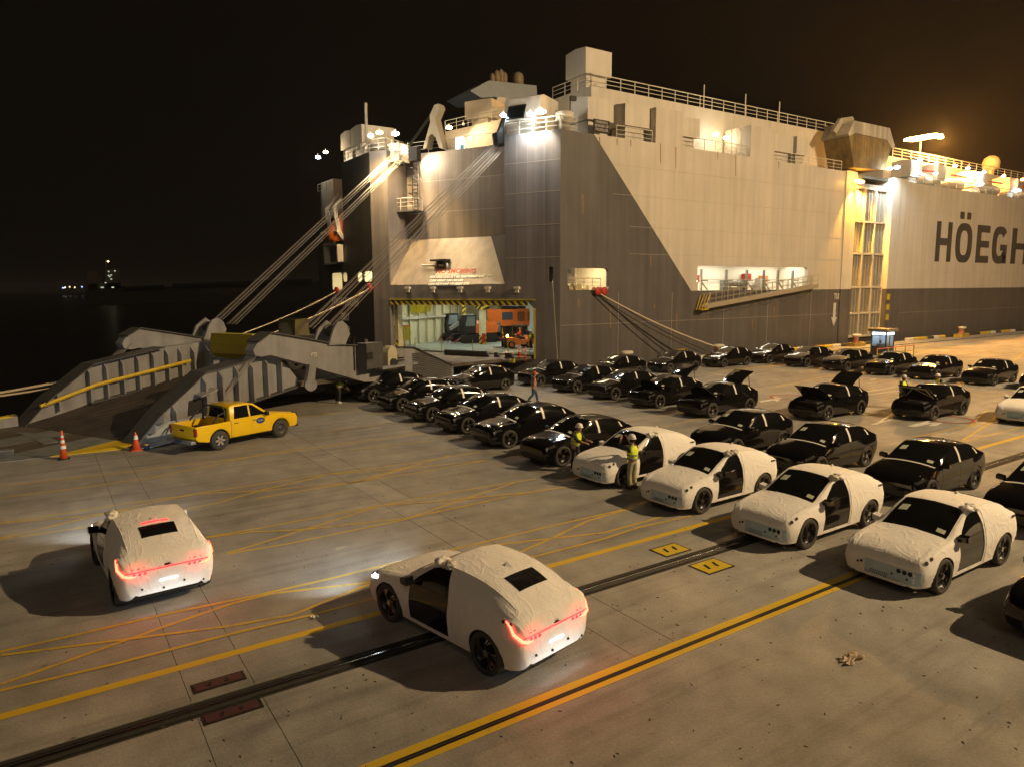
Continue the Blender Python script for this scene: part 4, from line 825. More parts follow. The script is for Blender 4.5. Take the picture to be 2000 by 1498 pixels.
upper = [(11.6, .3), (11.6, 1.1), (16.3, 2.75), (23.2, 3.42), (25.3, 3.85), (27.9, 4.35), (28.75, 3.95), (29.0, 3.6), (28.9, 3.35), (28.5, 3.25), (27.95, 3.3), (25.4, 2.55), (24.1, 2.1), (21, 1.15), (16, .75)]
lower = [(34.8, .1), (33.6, 1.2), (31.3, 2.7), (27.2, 3.25), (26.2, 2.5), (25.55, 1.75), (25.8, 1.4), (31.5, .72), (34.8, .04)]
for s0, d in ((NS-.65, .6), (FS+.65, .6)): uprism(upper, s0, s0+d).build('upper_girder', ramp_g, ramp)
lower_far = lower[:3]+[(27.2, 3.25), (23.4, 3.45), (23.3, 1.75), (25.8, 1.4)]+lower[-2:]
for s0, d, pl_ in ((NS, .55, lower), (FS, .55, lower_far)): uprism(pl_, s0, s0+d).build('lower_girder', ramp_g, ramp)
def cap(poly, s0, s1, name='girder_flange'):       # flat bar along the top edge
    for (u0, z0), (u1, z1) in zip(poly, poly[1:]):
        MB().prism([R(u0, s0, z0), R(u1, s0, z1), R(u1, s0, z1+.06), R(u0, s0, z0+.06)], WV*(s1-s0)).build(name, ramp_d, ramp)
for a in (NS-.15, FS-.45): cap([(34.8, .12), (33.6, 1.22), (31.3, 2.72), (27.2, 3.27)], a, a+1.1)
for a in (NS-.8, FS+.5): cap([(11.6, 1.12), (16.3, 2.77), (23.2, 3.44), (25.3, 3.87), (27.9, 4.37), (28.75, 3.97)], a, a+.9)
for a, sg in ((NS, -1), (FS, -1)):
    for u in (26.9, 27.8, 28.7, 29.6, 30.5, 31.4, 33.0)+((24.2, 25.2, 26.05) if a == FS else ()):
        zt = 3.2 if u < 27.2 else 3.25-(u-27.2)*.134 if u < 31.3 else 2.7-(u-31.3)*.652
        zb = 1.4-(u-25.8)*(.119 if u > 25.8 else .14); MB().prism([R(u, a, zb+.02), R(u, a, zt), R(u, a-.32, zt-.35), R(u, a-.32, zb+.1)], NV*.09).build('girder_rib', ramp_g, ramp)
    MB().prism([R(25.9, a, 1.42), R(31.5, a, .76), R(31.5, a-.3, .74), R(25.9, a-.3, 1.40)], ZV*.07).build('girder_flange', ramp_d, ramp)
mb = MB()
for k in range(150):
    u = 9.3+k*.17
    if abs(u-25.45) > .15: mb.obox(R(u, 3.9 if u < 25.4 else 4.15, dz(u)-.01), WV*(8.2 if u < 25.4 else 7.9), NV*.035, ZV*.028)
tb = mb.build('tread_bars', ramp_deck, ramp); tb['kind'] = 'stuff'
# hinge plates, sheaves, tension rods
for s_ in (NS-.8, FS+.4):
    MB().prism([R(25.0, s_, 2.6), R(25.5, s_, 2.6), R(25.75, s_, 1.7), R(25.5, s_, 1.4), R(25.2, s_, 1.6)], WV*.2).build('hinge_plate', ramp_g, ramp)
    MB().lathe([(.1, -.1), (.32, -.1), (.32, .12), (.1, .12)], R(25.5, s_, 1.55), 'y', 14).build('hinge_pin', ramp_g, ramp)
    MB().prism([R(24.0, s_, 3.5), R(22.7, s_, 3.42), R(22.3, s_, 4.0), R(22.5, s_, 4.5), R(22.9, s_, 4.75), R(23.3, s_, 4.65), R(23.6, s_, 4.3)], WV*.12).build('sheave_housing', ramp_g, ramp); MB().prism([R(24.0, s_+1.1, 3.5), R(22.7, s_+1.1, 3.42), R(22.3, s_+1.1, 4.0), R(22.5, s_+1.1, 4.5), R(22.9, s_+1.1, 4.75), R(23.6, s_+1.1, 4.3)], WV*.12).build('sheave_housing', ramp_g, ramp)
    for k in range(3): MB().lathe([(.1, -.05), (.34, -.05), (.34, .05), (.1, .05)], R(22.95, s_+.3+.3*k, 4.2), 'y', 14).build('sheave', ramp_d, ramp)
    mb = MB()
    for k in range(6): mb.tube([R(28.5, s_+.15+.13*k, 3.6), R(30.7, s_+.65+.13*k, 1.3)], .022, 4)
    mb.build('tension_wire', cable_m, ramp)
a = R(31.9, NS-.01, 1.2); MB().prism([R(32.3, NS-.02, .95), R(31.3, NS-.02, 1.0), R(31.3, NS-.02, 1.65), R(32.2, NS-.02, 1.6)], -WV*.03).build('girder_opening', blk, ramp)
MB().prism([R(31.0, NS-.02, 2.0), R(31.9, NS-.02, 1.8), R(31.9, NS-.5, 1.75), R(31.0, NS-.5, 1.95)], ZV*.06).build('girder_bracket', ramp_g, ramp)
MB().tube([R(34.0, FS-.36, 1.0), R(31.2, FS-.36, 1.7), R(25.6, FS-.36, 2.42)], .1, 6).build('yellow_handrail', yel_steel, ramp)
text('girder_mark', 'YTS', .3, letter_w, ramp, R(25.3, NS-.67, 2.95), -NV, ZV, 1., .01)
# landing flaps
YL = 32.85
def u_end(s_): return min(43.5, (C0.y+WV.y*s_-YL)/(-NV.y))
for s0, s1, m_ in ((3.75, 5.0, yel_steel), (5.03, 6.6, ramp_plate), (6.63, 8.2, ramp_deck), (8.23, 9.8, ramp_plate), (9.83, 12.8, ramp_deck)):
    MB().prism([R(34.72, s0, .16), R(34.72, s1, .16), R(max(35.6, u_end(s1)), s1, .035), R(max(35.3, u_end(s0)), s0, .035)], (0, 0, -.03)).build('landing_flap', m_, ramp)
for x0, y0, x1, y1, w_ in ((130, 848, 215, 833, .25), (55, 845, 100, 865, .3), (140, 827, 230, 818, .08), (35, 845, 130, 853, .08)):
    z_ = .13; a, b = gz(x0, y0, z_), gz(x1, y1, z_); n = Vector((-(b-a).y, (b-a).x, 0)).normalized()*w_; MB().prism([a-n, b-n, b+n, a+n], ZV*.02).build('scraped_strip', ramp_plate, ramp)
tip = M('bare_tip_steel', (.33, .37, .40), .4, .4, .15, 3)
MB().prism([R(35.1, NS-.15, .03), R(33.7, NS-.1, 1.2), R(33.4, NS-.12, .9), R(31.4, NS-.25, .85), R(31.4, NS-.25, .5)], -WV*.12).build('side_flap', tip, ramp)
MB().prism([R(35.1, NS-.28, .03), R(31.4, NS-.38, .52), R(31.4, NS-1.0, .30), R(34.6, NS-.7, .03)], ZV*.05).build('side_flap', tip, ramp)
for k in range(3): u = 34.9-k*.42; z_ = .2+k*.35; MB().add([R(u, NS-.27, z_), R(u-.4, NS-.27, z_+.32), R(u-.38, NS-.27, z_-.02), R(u-.2, NS-.55, z_+.05)], [(0, 1, 3), (1, 2, 3), (2, 0, 3), (0, 2, 1)]).build('flap_rib', tip, ramp)
for a in (FS+.1,): MB().prism([R(34.8, a, .1), R(38.5, a+.6, .03), R(38.5, a+.6, .4), R(34.8, a, .6)], WV*.12).build('side_flap', ramp_g, ramp); MB().prism([R(34.8, a+.01, .61), R(38.5, a+.61, .41), R(38.5, a+.61, .5), R(34.8, a+.01, .7)], WV*.3).build('hazard_edge', haz, ramp)
# winch house at the shipward end of the near girder, louvres under the sloping parapet
a = sp(717, 722, NS-1.4); b = sp(748, 690, NS-1.4); ua, ub = (a-C0).dot(NV), (b-C0).dot(NV)
MB().obox(R(ua, NS-1.4, a.z), NV*(ub-ua), WV*.75, ZV*1.45).build('winch_box', ramp_d, ramp)
MB().obox(R(ua, NS-1.42, a.z+.55), NV*-.5, -WV*.02, ZV*.4).build('winch_window', blk, ramp)
c = sp(767, 697, NS-1.2); MB().prism([c+NV*.45-ZV*.8, c-NV*.45-ZV*.8]+[c+NV*(-.45*math.cos(k*math.pi/10))+ZV*(.15+.5*math.sin(k*math.pi/10)) for k in range(11)], WV*.55).build('winch_drum_cover', M('cream_drum', (.5, .44, .31), .5, 0, .15, 3), ramp)
MB().lathe([(.02, -.16), (.26, -.16), (.26, .1)], c-ZV*.35, 'y', 12).build('winch_motor', blk, ramp)
MB().obox(R(ub+.3, NS-1.6, a.z-.12), NV*-3.4, WV*1.3, ZV*.12).build('winch_platform', ramp_g, ramp)
mb = MB()
for k in range(16):
    z_ = .55+k*.12
    u1 = 11.9 if z_ < 1.1 else 11.6+(z_-1.1)*2.85
    if u1 < 15.9: mb.obox(R(u1, NS-.72, z_), NV*(16.4-u1), -WV*.04, ZV*.05)
mb.build('louvre_slats', ramp_d, ramp)
MB().tube([R(16.5, NS-.75, .7), R(17.5, NS-1.1, -.1)], .14, 6).build('support_strut', ramp_g, ramp); MB().tube([R(16.0, NS-.75, .8), R(17.3, NS-1.1, -.1)], .12, 6).build('support_strut', ramp_g, ramp)
mb = MB()
for z_ in (2.1, 2.25, 2.4, 2.55): mb.tube([R(20.8, NS-.72, z_-.15), R(17.3, NS-.72, z_-.32)], .035, 5)
for u in (20.3, 19.2, 18.0): mb.b2(R(u, NS-.8, 1.8), R(u+.12, NS-.7, 2.5))
mb.build('hydraulic_pipes', steel_d, ramp)
mb = MB()
for s_ in (-.72, -.4): mb.tube([R(21.9, NS+s_, 1.9), R(21.9, NS+s_, 3.6), R(21.7, NS+s_+.1, 3.8)], .035, 5)
for k in range(6): mb.tube([R(21.9, NS-.72, 2.0+k*.28), R(21.9, NS-.4, 2.0+k*.28)], .025, 4)
mb.build('girder_ladder', steel_d, ramp)
mb = MB()
for u, s_ in ((1.2, 4.2), (1.2, 7.6), (1.2, 10.8), (1.2, 13.6)): mb.tube([R(u, s_, .8), R(u, s_, 2.1)], .03, 5)
mb.build('deck_stanchion', yel_dull, ramp)
for s0, s1, h_ in ((2.7, 3.6, .5), (5.0, 9.4, .55), (4.0, 4.6, .5)): MB().prism([R(2.6, s0, .82), R(2.6, s1, .82), R(2.9, s1-.2, .82+h_), R(2.9, s0+.2, .82+h_)], NV*.25).build('hinge_cover', ramp_d, ramp)
MB().obox(R(2.9, 2.6, .55), WV*11, NV*.3, ZV*.3).build('deck_beam', yel_dull, ramp)
# hoist wires from the stern to the ramp
def spu(x, y, s_): p = sp(x, y, s_); return p
for (x0, y0), off, (x1, y1), s_ in (((782, 292), -.8, (418, 632), FS+1), ((797, 300), -.8, (452, 634), FS+1.4), ((966, 284), -1, (600, 642), NS-.3), ((977, 292), -1, (640, 645), NS-.1)):
    a = pq(x0, y0, off); b = sp(x1, y1, s_)
    for k in range(5):
        d = WV*(.2*(k-2))+ZV*(.05*(k % 2)); MB().tube([a+d, b+d], .02, 5).build('hoist_wire', cable_m, ramp)
# yellow-nosed machine waiting on the ramp
q = R(21.6, 9.6, dz(21.6)); ld_ = root('wheel_loader', q, 'dark wheel loader holding a big dull yellow bucket raised on the ramp', 'loader', None, rad(208))
def LB(name, mb, mat, sm=False, p=ld_): return mb.build(name, mat, p, sm, world=False)
pr = [(2.1, .95), (2.65, 1.0), (2.95, 1.3), (3.05, 1.9), (2.9, 2.45), (2.2, 2.45), (1.9, 1.8)]; bk = MB().prism([(x, -1.7, z) for x, z in pr], (0, 3.4, 0))
LB('bucket', bk, yel_dull)
for y in (-.8, .8): LB('lift_arm', MB().prism([(2.2, y-.15, 1.6), (2.2, y-.15, 2.0), (-1.0, y-.15, 1.9), (-1.0, y-.15, 1.5)], (0, .3, 0)), blk)
LB('chassis', MB().prism([(-4.4, -1.1, .7), (.3, -1.1, .7), (.3, -1.1, 1.5), (-1.0, -1.1, 2.1), (-4.4, -1.1, 2.0)], (0, 2.2, 0)), M('machine_black', (.03, .03, .028), .4, 0, .2, 3))
for x in (-.6, -3.2):
    for s in (-1, 1): obj('wheel', wheel_mesh(.72, .55, rubber), ld_, (x, s*1.2, .72))
LB('cab', MB().prism([(-2.6, -.7, 2.0), (-1.3, -.7, 2.0), (-1.4, -.7, 3.1), (-2.5, -.7, 3.15)], (0, 1.4, 0)), M('cab_yellow_glass', (.12, .11, .05), .15, coat=1.))
mb = MB()
for x in (-.2, -3.9): mb.tube([(x, -.6, 2.0), (x, -.6, 2.6), (x, .6, 2.6), (x, .6, 2.0)], .04, 5)
LB('guard_rail', mb, steel_d); LB('red_stripe', MB().b2((-3.4, -1.14, 1.5), (-1.2, -1.11, 1.62)), M('red_reflector', (.4, .08, .04), .4))
for y in (-.7, .7): LB('headlamp', MB().lathe([(.12, 0), (.12, .08)], (.35, y, 1.65), 'x', 10), M('machine_lamp', (.8, .7, .4), .3, emit=(1, .8, .4), es=2))
# ------------------------------------------------------------------ mooring ropes
def rope(a, b, sag, r_, label, grp, mat=rope_m):
    a, b = Vector(a), Vector(b); pts = []
    for i in range(25): t = i/24; p = a.lerp(b, t); p.z -= sag*4*t*(1-t); pts.append(p)
    return tag(MB().tube(pts, r_, 6).build('mooring_rope', mat, None, True), label, 'rope', grp)
f1, f2 = hx(660, 569, 26.2), hx(724, 563, 26.2)
for p in (f1, f2): MB().lathe([(.2, -.3), (.42, -.25), (.42, 0), (.24, .1)], p, 'x', 14).build('fairlead', red_p, ship, True)
for k in range(2): rope(f1+Vector((-.1, .12*k, -.1*k)), (-4.8-.4*k, QE-.9+.15*k, 1.12), 1.4, .05, 'pale stern rope from the outer red fairlead to the quay', 'pale stern ropes from the outer fairlead')
for k in range(3): rope(f2+Vector((-.1, .15*k-.15, -.08*k)), (-4.6-.3*k, QE-.8-.1*k, 1.12), 1.6, .055, 'pale stern rope from the inner red fairlead to the quay', 'pale stern ropes from the inner fairlead')
w1 = hy(1158, 566, 45.9)
rope(w1, (51.2, QE-.85, 1.1), .35, .06, 'pale hawser from the lit mooring window down to the quay', None, M('pale_rope', (.62, .52, .38), .8))
dk = M('dark_rope', (.05, .045, .04), .85)
rope(hy(1165, 566, 45.9), (50.4, QE-.6, .7), .35, .045, 'upper dark spring rope from the mooring window', None, dk); rope(hy(1155, 570, 45.9), (49.6, QE-.75, .6), .35, .045, 'lower dark spring rope from the mooring window', None, dk)
thin = M('thin_line', (.4, .33, .18), .8)
rope(hy(1079, 547, 45.6), (33.5, 43.6, .3), .15, .02, 'thin line hanging from the narrow stern slot', None, thin)
# ------------------------------------------------------------------ ships and lights across the water
fs = root('container_ship', (-30, 560, -3.4), 'unlit cargo ship anchored across the dark water with lit white superstructure', 'ship')
dh = M('far_hull', (.010, .010, .012), .9, 0, .3, .05); FD = 560.
def fq(x, y): return hy(x, y, FD)
def fprism(px, d, name, mat): return MB().prism([fq(*p) for p in px], (0, d, 0)).build(name, mat, fs)
fprism([(172, 566), (640, 548), (648, 592), (172, 596)], 26, 'hull', dh); 
fprism([(240, 560), (320, 557), (320, 568), (240, 570)], 20, 'cargo', dh); fprism([(345, 554), (610, 545), (610, 560), (345, 566)], 20, 'cargo', dh)
fw = M('far_white', (.07, .065, .05), .8)
fprism([(170, 530), (190, 530), (190, 566), (170, 567)], 14, 'accommodation', fw); fprism([(205, 528), (234, 526), (236, 565), (205, 566)], 16, 'accommodation', fw); fprism([(172, 555), (236, 553), (236, 566), (172, 567)], 16, 'accommodation', fw)
MB().tube([fq(207, 530), fq(207, 508)], .5, 5).build('mast', fw, fs)
for x, y in ((212, 531), (224, 530), (212, 539), (217, 538), (214, 541), (217, 546), (198, 562), (201, 562), (219, 562), (221, 562), (206, 553)): MB().box(fq(x, y)-EY*1.0, (.9, .4, .7)).build('lit_window', M('far_window', (.8, .8, .6), .5, emit=(.9, 1, .75), es=.6), fs)
MB().lathe([(.1, 0), (.8, .5), (.1, 1.1)], fq(211, 513)-EY*1, n=8).build('mast_light', M('far_lamp', (.9, .7, .4), .5, emit=(1, .7, .35), es=5), fs)
text('ship_lettering', 'COSCO', 4.6, M('far_letter', (.035, .033, .03), .8), fs, fq(394, 572.5)-EY*.3, EX*.998+EZ*.0, EZ, 1.25, .12); text('ship_lettering', 'SHIPPING', 4.6, M('far_letter2', (.05, .047, .043), .8), fs, fq(453, 571.5)-EY*.3, EX, EZ, 1.2, .12)
for i, (x, y, c) in enumerate(((123, 563, (.5, .6, 1)), (127, 562, (1, 1, .9)), (136, 561, (1, .6, .3)), (146, 562, (1, .7, .3)), (160, 561, (.4, .5, 1)))):
    p = hy(x, y, 1500); tag(MB().lathe([(.1, -1.5), (1.4, 0), (.1, 1.5)], p, n=8).build('shore_light', M('shore_glow', (.5, .5, .5), .5, emit=c, es=3), None), 'tiny distant light on the far shore beside the anchored ship', 'light', 'tiny lights on the far shore')
# ------------------------------------------------------------------ cars
def pchip(xk, yk):
    xk, yk = np.array(xk, float), np.array(yk, float); h = np.diff(xk); d = np.diff(yk)/h; m_ = np.zeros(len(xk))
    for i in range(1, len(xk)-1):
        if d[i-1]*d[i] > 0: w1, w2 = 2*h[i]+h[i-1], h[i]+2*h[i-1]; m_[i] = (w1+w2)/(w1/d[i-1]+w2/d[i])
    m_[0], m_[-1] = d[0], d[-1]
    def f(x):
        i = int(np.clip(np.searchsorted(xk, x)-1, 0, len(h)-1)); t = (x-xk[i])/h[i]; t2, t3 = t*t, t**3
        return float((2*t3-3*t2+1)*yk[i]+(t3-2*t2+t)*h[i]*m_[i]+(-2*t3+3*t2)*yk[i+1]+(t3-t2)*h[i]*m_[i+1])
    return f
# x, bottom z, max half width, sill half width, belt half width, belt z, roof-edge half width, roof-edge z, centre top z
ST = [(-2.17,.38,.76,.70,.73,.86,.60,.92,.93), (-2.13,.30,.85,.77,.80,1.03,.66,1.09,1.11), (-2.06,.26,.90,.82,.84,1.10,.67,1.155,1.18), (-1.95,.22,.925,.845,.855,1.12,.665,1.205,1.24), (-1.7,.20,.94,.86,.865,1.12,.66,1.325,1.37),
 (-1.4,.19,.945,.865,.87,1.11,.66,1.43,1.48), (-1.0,.18,.925,.865,.872,1.075,.665,1.505,1.56), (-.5,.18,.915,.865,.872,1.05,.675,1.535,1.59), (-.05,.18,.915,.865,.872,1.03,.685,1.515,1.575), (.12,.18,.915,.865,.872,1.02,.695,1.46,1.525),
 (.55,.18,.915,.865,.872,1.0,.735,1.25,1.32), (.98,.18,.925,.865,.868,.98,.765,1.03,1.09), (1.2,.18,.935,.865,.865,.965,.745,1.0,1.045), (1.45,.18,.94,.865,.86,.935,.715,.965,.995), (1.7,.18,.93,.86,.85,.895,.69,.92,.945),
 (1.93,.18,.905,.84,.825,.835,.66,.855,.875), (2.08,.19,.865,.80,.785,.775,.61,.795,.81), (2.16,.20,.81,.75,.73,.71,.56,.725,.735), (2.20,.24,.72,.66,.64,.62,.50,.635,.645)]
FN = [pchip([s[0] for s in ST], [s[i] for s in ST]) for i in range(1, 9)]
def ringpts(x):
    zb, ym, ys, yb, zl, yr, zr, zt = [f(x) for f in FN]
    return [(0, zb), (ys*.8, zb), (ys, zb+.06), (ym*.985, zb+.36*(zl-zb)), (ym, zb+.64*(zl-zb)), (yb, zl), ((yb+yr)/2+.025*min(1, (zr-zl)*3), (zl+zr)/2+.01), (yr, zr), (yr*.55, zr+(zt-zr)*.72), (0, zt)]
def surf(x, t, side=1):
    p = ringpts(x); i = min(int(t), 8); f = t-i
    if i in (0, 1): y, z = p[i][0]+(p[i+1][0]-p[i][0])*f, p[i][1]+(p[i+1][1]-p[i][1])*f
    else:
        lo = 2 if i < 5 else 5 if i < 7 else 7; hi = 5 if i < 5 else 7 if i < 7 else 9
        q = [p[max(lo, i-1)], p[i], p[i+1], p[min(hi, i+2)] if hi < 9 else (p[i+2] if i+2 <= 9 else (-p[8][0], p[8][1]))]
        def cr(a, b, c, d): return .5*((2*b)+(-a+c)*f+(2*a-5*b+4*c-d)*f*f+(-a+3*b-3*c+d)*f**3)
        y, z = cr(*[k[0] for k in q]), cr(*[k[1] for k in q])
    return Vector((x, y*side, z))
def snorm(x, t, side=1):
    e = .012; a = surf(min(x+e, 2.195), t, side)-surf(max(x-e, -2.165), t, side); b = surf(x, min(t+.03, 9), side)-surf(x, max(t-.03, 2.01), side)
    n = a.cross(b); n = n.normalized() if n.length > 1e-9 else Vector((0, 0, 1))
    c = surf(x, t, side)-Vector((x*.9, 0, .62))
    return n if n.dot(c) > 0 else -n
TS = [0, 1, 1.5]+[2+i*.2 for i in range(15)]+[5+i*.2 for i in range(10)]+[7+i*.25 for i in range(8)]+[9]
XS = [-2.17, -2.155, -2.13, -2.09, -2.05, -2.0]+list(np.linspace(-1.95, 1.95, 60))+[2.0, 2.05, 2.1, 2.14, 2.17, 2.19, 2.20]
def loft(off=0., wr=0., marks=None, seed=0):
    rnd = random.Random(seed); n = len(TS); ring = [(t, 1) for t in TS]+[(t, -1) for t in reversed(TS[1:-1])]; k = len(ring); vs = []
    for x in XS:
        for t, s in ring:
            v = surf(x, t, s)
            if off:
                nn = snorm(x, t, s) if 2 <= t <= 8.99 else Vector((0, 0, 1 if t > 5 else -1))
                fold = max(0, 1-abs(x-1.9)/.4)*math.sin(t*13+x*5+seed)+max(0, 1-abs(x+1.85)/.35)*math.sin(t*12-x*6+seed)+.8*max(0, 1-abs(abs(x)-1.4)/.75)*max(0, 1-abs(t-3.4)/1.4)*math.sin(x*21+t*4*seed)
                w = (.0065*fold if 2.1 < t < 6.9 else 0)+wr*(math.sin(x*7.3+t*5+seed)+math.sin(x*17-t*9*s+seed*2)*.6+math.sin(t*14+x*3+seed)*.4) if t > 2 else 0
                v = v+nn*(off+w)
                if x > 2.18: v.x += off
                if x < -2.14: v.x -= off
            vs.append(v)
    fs = []; idx = []
    for i in range(len(XS)-1):
        for j in range(k):
            j2 = (j+1) % k; fs.append((i*k+j, i*k+j2, (i+1)*k+j2, (i+1)*k+j))
            xm = (XS[i]+XS[i+1])/2; ta, sa = ring[j]; tb, sb = ring[j2]; tm = (ta+tb)/2; sd = sa if 0 < ta < 9 else sb
            idx.append(1 if marks and marks(xm, tm, sd) else 0)
    fs += [tuple(range(k))[::-1], tuple((len(XS)-1)*k+q for q in range(k))]; idx += [0, 0]
    return vs, fs, idx
def boolcut(vs, fs, idx, cutr, mats, name, hole=None):
    me = bpy.data.meshes.new(name); me.from_pydata([tuple(v) for v in vs], [], fs)
    for m_ in (mats, mats): me.materials.append(m_)
    for p, i in zip(me.polygons, idx): p.material_index = i
    bm = bmesh.new(); bm.from_mesh(me); bmesh.ops.recalc_face_normals(bm, faces=bm.faces); bm.to_mesh(me); bm.free()
    o = bpy.data.objects.new(name, me); COL.objects.link(o); cut = MB()
    for x in (1.4, -1.4):
        for s in (-1, 1): cut.lathe([(cutr, s*.56), (cutr, s*1.3)], (x, 0, .37), 'y', 40)
    if hole: cut.prism([(x, .35, z) for x, z in hole], (0, 1, 0))
    cm = cut.mesh('cutter', mats); co = bpy.data.objects.new('cutter', cm); COL.objects.link(co)
    md = o.modifiers.new('b', 'BOOLEAN'); md.operation = 'DIFFERENCE'; md.object = co; md.solver = 'EXACT'
    bpy.context.view_layer.update()
    res = bpy.data.meshes.new_from_object(o.evaluated_get(bpy.context.evaluated_depsgraph_get()))
    bpy.data.objects.remove(o); bpy.data.objects.remove(co)
    bm = bmesh.new(); bm.from_mesh(res)
    bmesh.ops.delete(bm, geom=[f for f in bm.faces if f.material_index == 1], context='FACES')
    for f in bm.faces: f.smooth = True; f.material_index = 0
    for e in bm.edges:
        if len(e.link_faces) == 2 and e.calc_face_angle(0) > rad(38): e.smooth = False
    bm.to_mesh(res); bm.free(); res.materials.clear(); res.materials.append(mats); res.name = name; return res
def patch(x0, x1, t0, t1, off, mat, name, side=1, nx=10, ntt=6, thick=0., both=False):  # x0, x1: (at t0, at t1)
    x0 = x0 if isinstance(x0, tuple) else (x0, x0); x1 = x1 if isinstance(x1, tuple) else (x1, x1); vs = []; fs = []
    us = [(-1+2*j/(2*ntt)) for j in range(2*ntt+1)] if both else [j/ntt for j in range(ntt+1)]
    cols = []
    for u in us:
        if both: t, s, q = t1-abs(u)*(t1-t0) if t1 < 9 else 9-abs(u)*(9-t0), 1 if u >= 0 else -1, 1-abs(u)
        else: t, s, q = t0+(t1-t0)*u, side, u
        cols.append((min(t, 8.999), s, x0[0]+(x0[1]-x0[0])*q, x1[0]+(x1[1]-x1[0])*q))
    n = len(cols); layers = [off] if not thick else [off, off-thick]
    for o_ in layers:
        for i in range(nx+1):
            for t, s, a, b in cols:
                x = a+(b-a)*i/nx; vs.append(surf(x, t, s)+snorm(x, t, s)*o_)
    m_ = (nx+1)*n
    for L_ in range(len(layers)):
        for i in range(nx):
            for j in range(n-1): fs.append((L_*m_+i*n+j, L_*m_+i*n+j+1, L_*m_+(i+1)*n+j+1, L_*m_+(i+1)*n+j))
    bd = [i*n for i in range(nx+1)]+[nx*n+j for j in range(1, n)]+[i*n+n-1 for i in range(nx-1, -1, -1)]+[j for j in range(n-2, 0, -1)]
    if thick: fs += [(bd[i], bd[(i+1) % len(bd)], m_+bd[(i+1) % len(bd)], m_+bd[i]) for i in range(len(bd))]
    else:                                   # a rim closes the step to the body
        k0 = len(vs)
        for b_ in bd:
            i, j = divmod(b_, n); t, s, a, b = cols[j]; x = a+(b-a)*i/nx; vs.append(surf(x, t, s)-snorm(x, t, s)*.01)
        fs += [(bd[i], bd[(i+1) % len(bd)], k0+(i+1) % len(bd), k0+i) for i in range(len(bd))]
    mb = MB(); mb.add(vs, fs); me = mb.mesh(name, mat)
    bm = bmesh.new(); bm.from_mesh(me)
    for f in bm.faces: f.smooth = True
    for e in bm.edges:
        if len(e.link_faces) == 2 and e.calc_face_angle(0) > rad(40): e.smooth = False
    bm.to_mesh(me); bm.free(); return me
def rimmesh():
    mb = MB(); r = .27
    mb.lathe([(.285, -.10), (.295, .085), (.275, .10), (.262, .085), (.255, .03), (.03, .03)], (0, 0, 0), 'y', 28, False); return mb.mesh('rim', rim_d, True)
def spokemesh():
    mb = MB()
    mb.lathe([(.05, .07), (.06, .1), (.0, .105)], (0, 0, 0), 'y', 12, False)
    for k in range(5):
        a = k*2*math.pi/5
        def pt(r_, da, y): return (r_*math.cos(a+da), y, r_*math.sin(a+da))
        for d0, d1, e0, e1 in ((-.45, -.2, .30, .37), (.30, .37, .62, .66)):
            mb.add([pt(.05, d0, .085), pt(.05, d1, .085), pt(.17, e1*.6, .1), pt(.17, e0*.6, .1), pt(.272, e1+.1, .085), pt(.272, e0+.02, .085)], [(0, 1, 2, 3), (3, 2, 4, 5)])
    mb.lathe([(.268, .098), (.29, .1), (.292, .09)], (0, 0, 0), 'y', 28, False); return mb.mesh('spokes', rim_l)
TY = MB().lathe([(.28, -.11), (.31, -.125), (.365, -.125), (.382, -.10), (.386, 0), (.382, .10), (.365, .125), (.31, .125), (.28, .11)], (0, 0, 0), 'y', 32, False).mesh('tyre', rubber, True)
RIMM, SPK = rimmesh(), spokemesh()
hoodm = lambda x, t, s: 1.02 < x < 2.0 and t > 6.3; tailm = lambda x, t, s: -2.02 < x < -1.06 and t > 7.3
BODY = boolcut(*loft(), .42, blackpaint, 'body'); BODY_H = boolcut(*loft(marks=hoodm), .42, blackpaint, 'body'); BODY_HT = boolcut(*loft(marks=lambda x, t, s: hoodm(x, t, s) or tailm(x, t, s)), .42, blackpaint, 'body')
covm = lambda x, t, s: t < 1.6 or (.02 < x < .97 and t > 7.2)
DOORHOLE = [(.74, .31), (.72, .99), (.50, 1.18), (.16, 1.41), (-.05, 1.475), (-.33, 1.495), (-.41, 1.05), (-.41, .31)] 
COVER = [boolcut(*loft(.014, .0022, covm, sd), .435, cover, 'cloth_cover', DOORHOLE) for sd in (1, 4, 9)]
ME = {}
def side(name, fn):
    for s in (1, -1): ME[name, s] = fn(s)
side('fw', lambda s: patch((.80, .0), (-.30, -.26), 5.12, 6.9, .005, glass_d, 'front_window', s)); side('rw', lambda s: patch((-.40, -.36), (-1.14, -1.06), 5.12, 6.9, .005, glass_d, 'rear_window', s))
side('qw', lambda s: patch((-1.2, -1.12), (-1.62, -1.42), 5.15, 6.8, .005, glass_d, 'quarter_window', s)); side('fd', lambda s: patch((.78, .74), -.35, 2.25, 4.95, .0035, blackpaint, 'front_door', s, 14, 10))
side('rd', lambda s: patch(-.362, (-.95, -1.2), 2.25, 4.95, .0035, blackpaint, 'rear_door', s, 14, 10)); side('sill', lambda s: patch(.95, -.95, 2.02, 2.2, .008, trim, 'sill_trim', s, 8, 2))
side('hl', lambda s: patch((1.72, 1.78), (2.1, 2.12), 4.5, 4.85, .006, lamp_glass, 'headlight', s, 6, 3)); side('hl2', lambda s: patch((1.98, 2.0), (2.16, 2.165), 3.4, 3.75, .006, lamp_glass, 'lower_headlight', s, 5, 3))
side('bf', lambda s: patch((-.305, -.265), (-.40, -.36), 5.05, 6.85, .011, film, 'pillar_film', s, 2, 6)); side('qf', lambda s: patch((-1.45, -1.38), (-1.52, -1.45), 5.4, 6.4, .011, film, 'quarter_film', s, 2, 4))
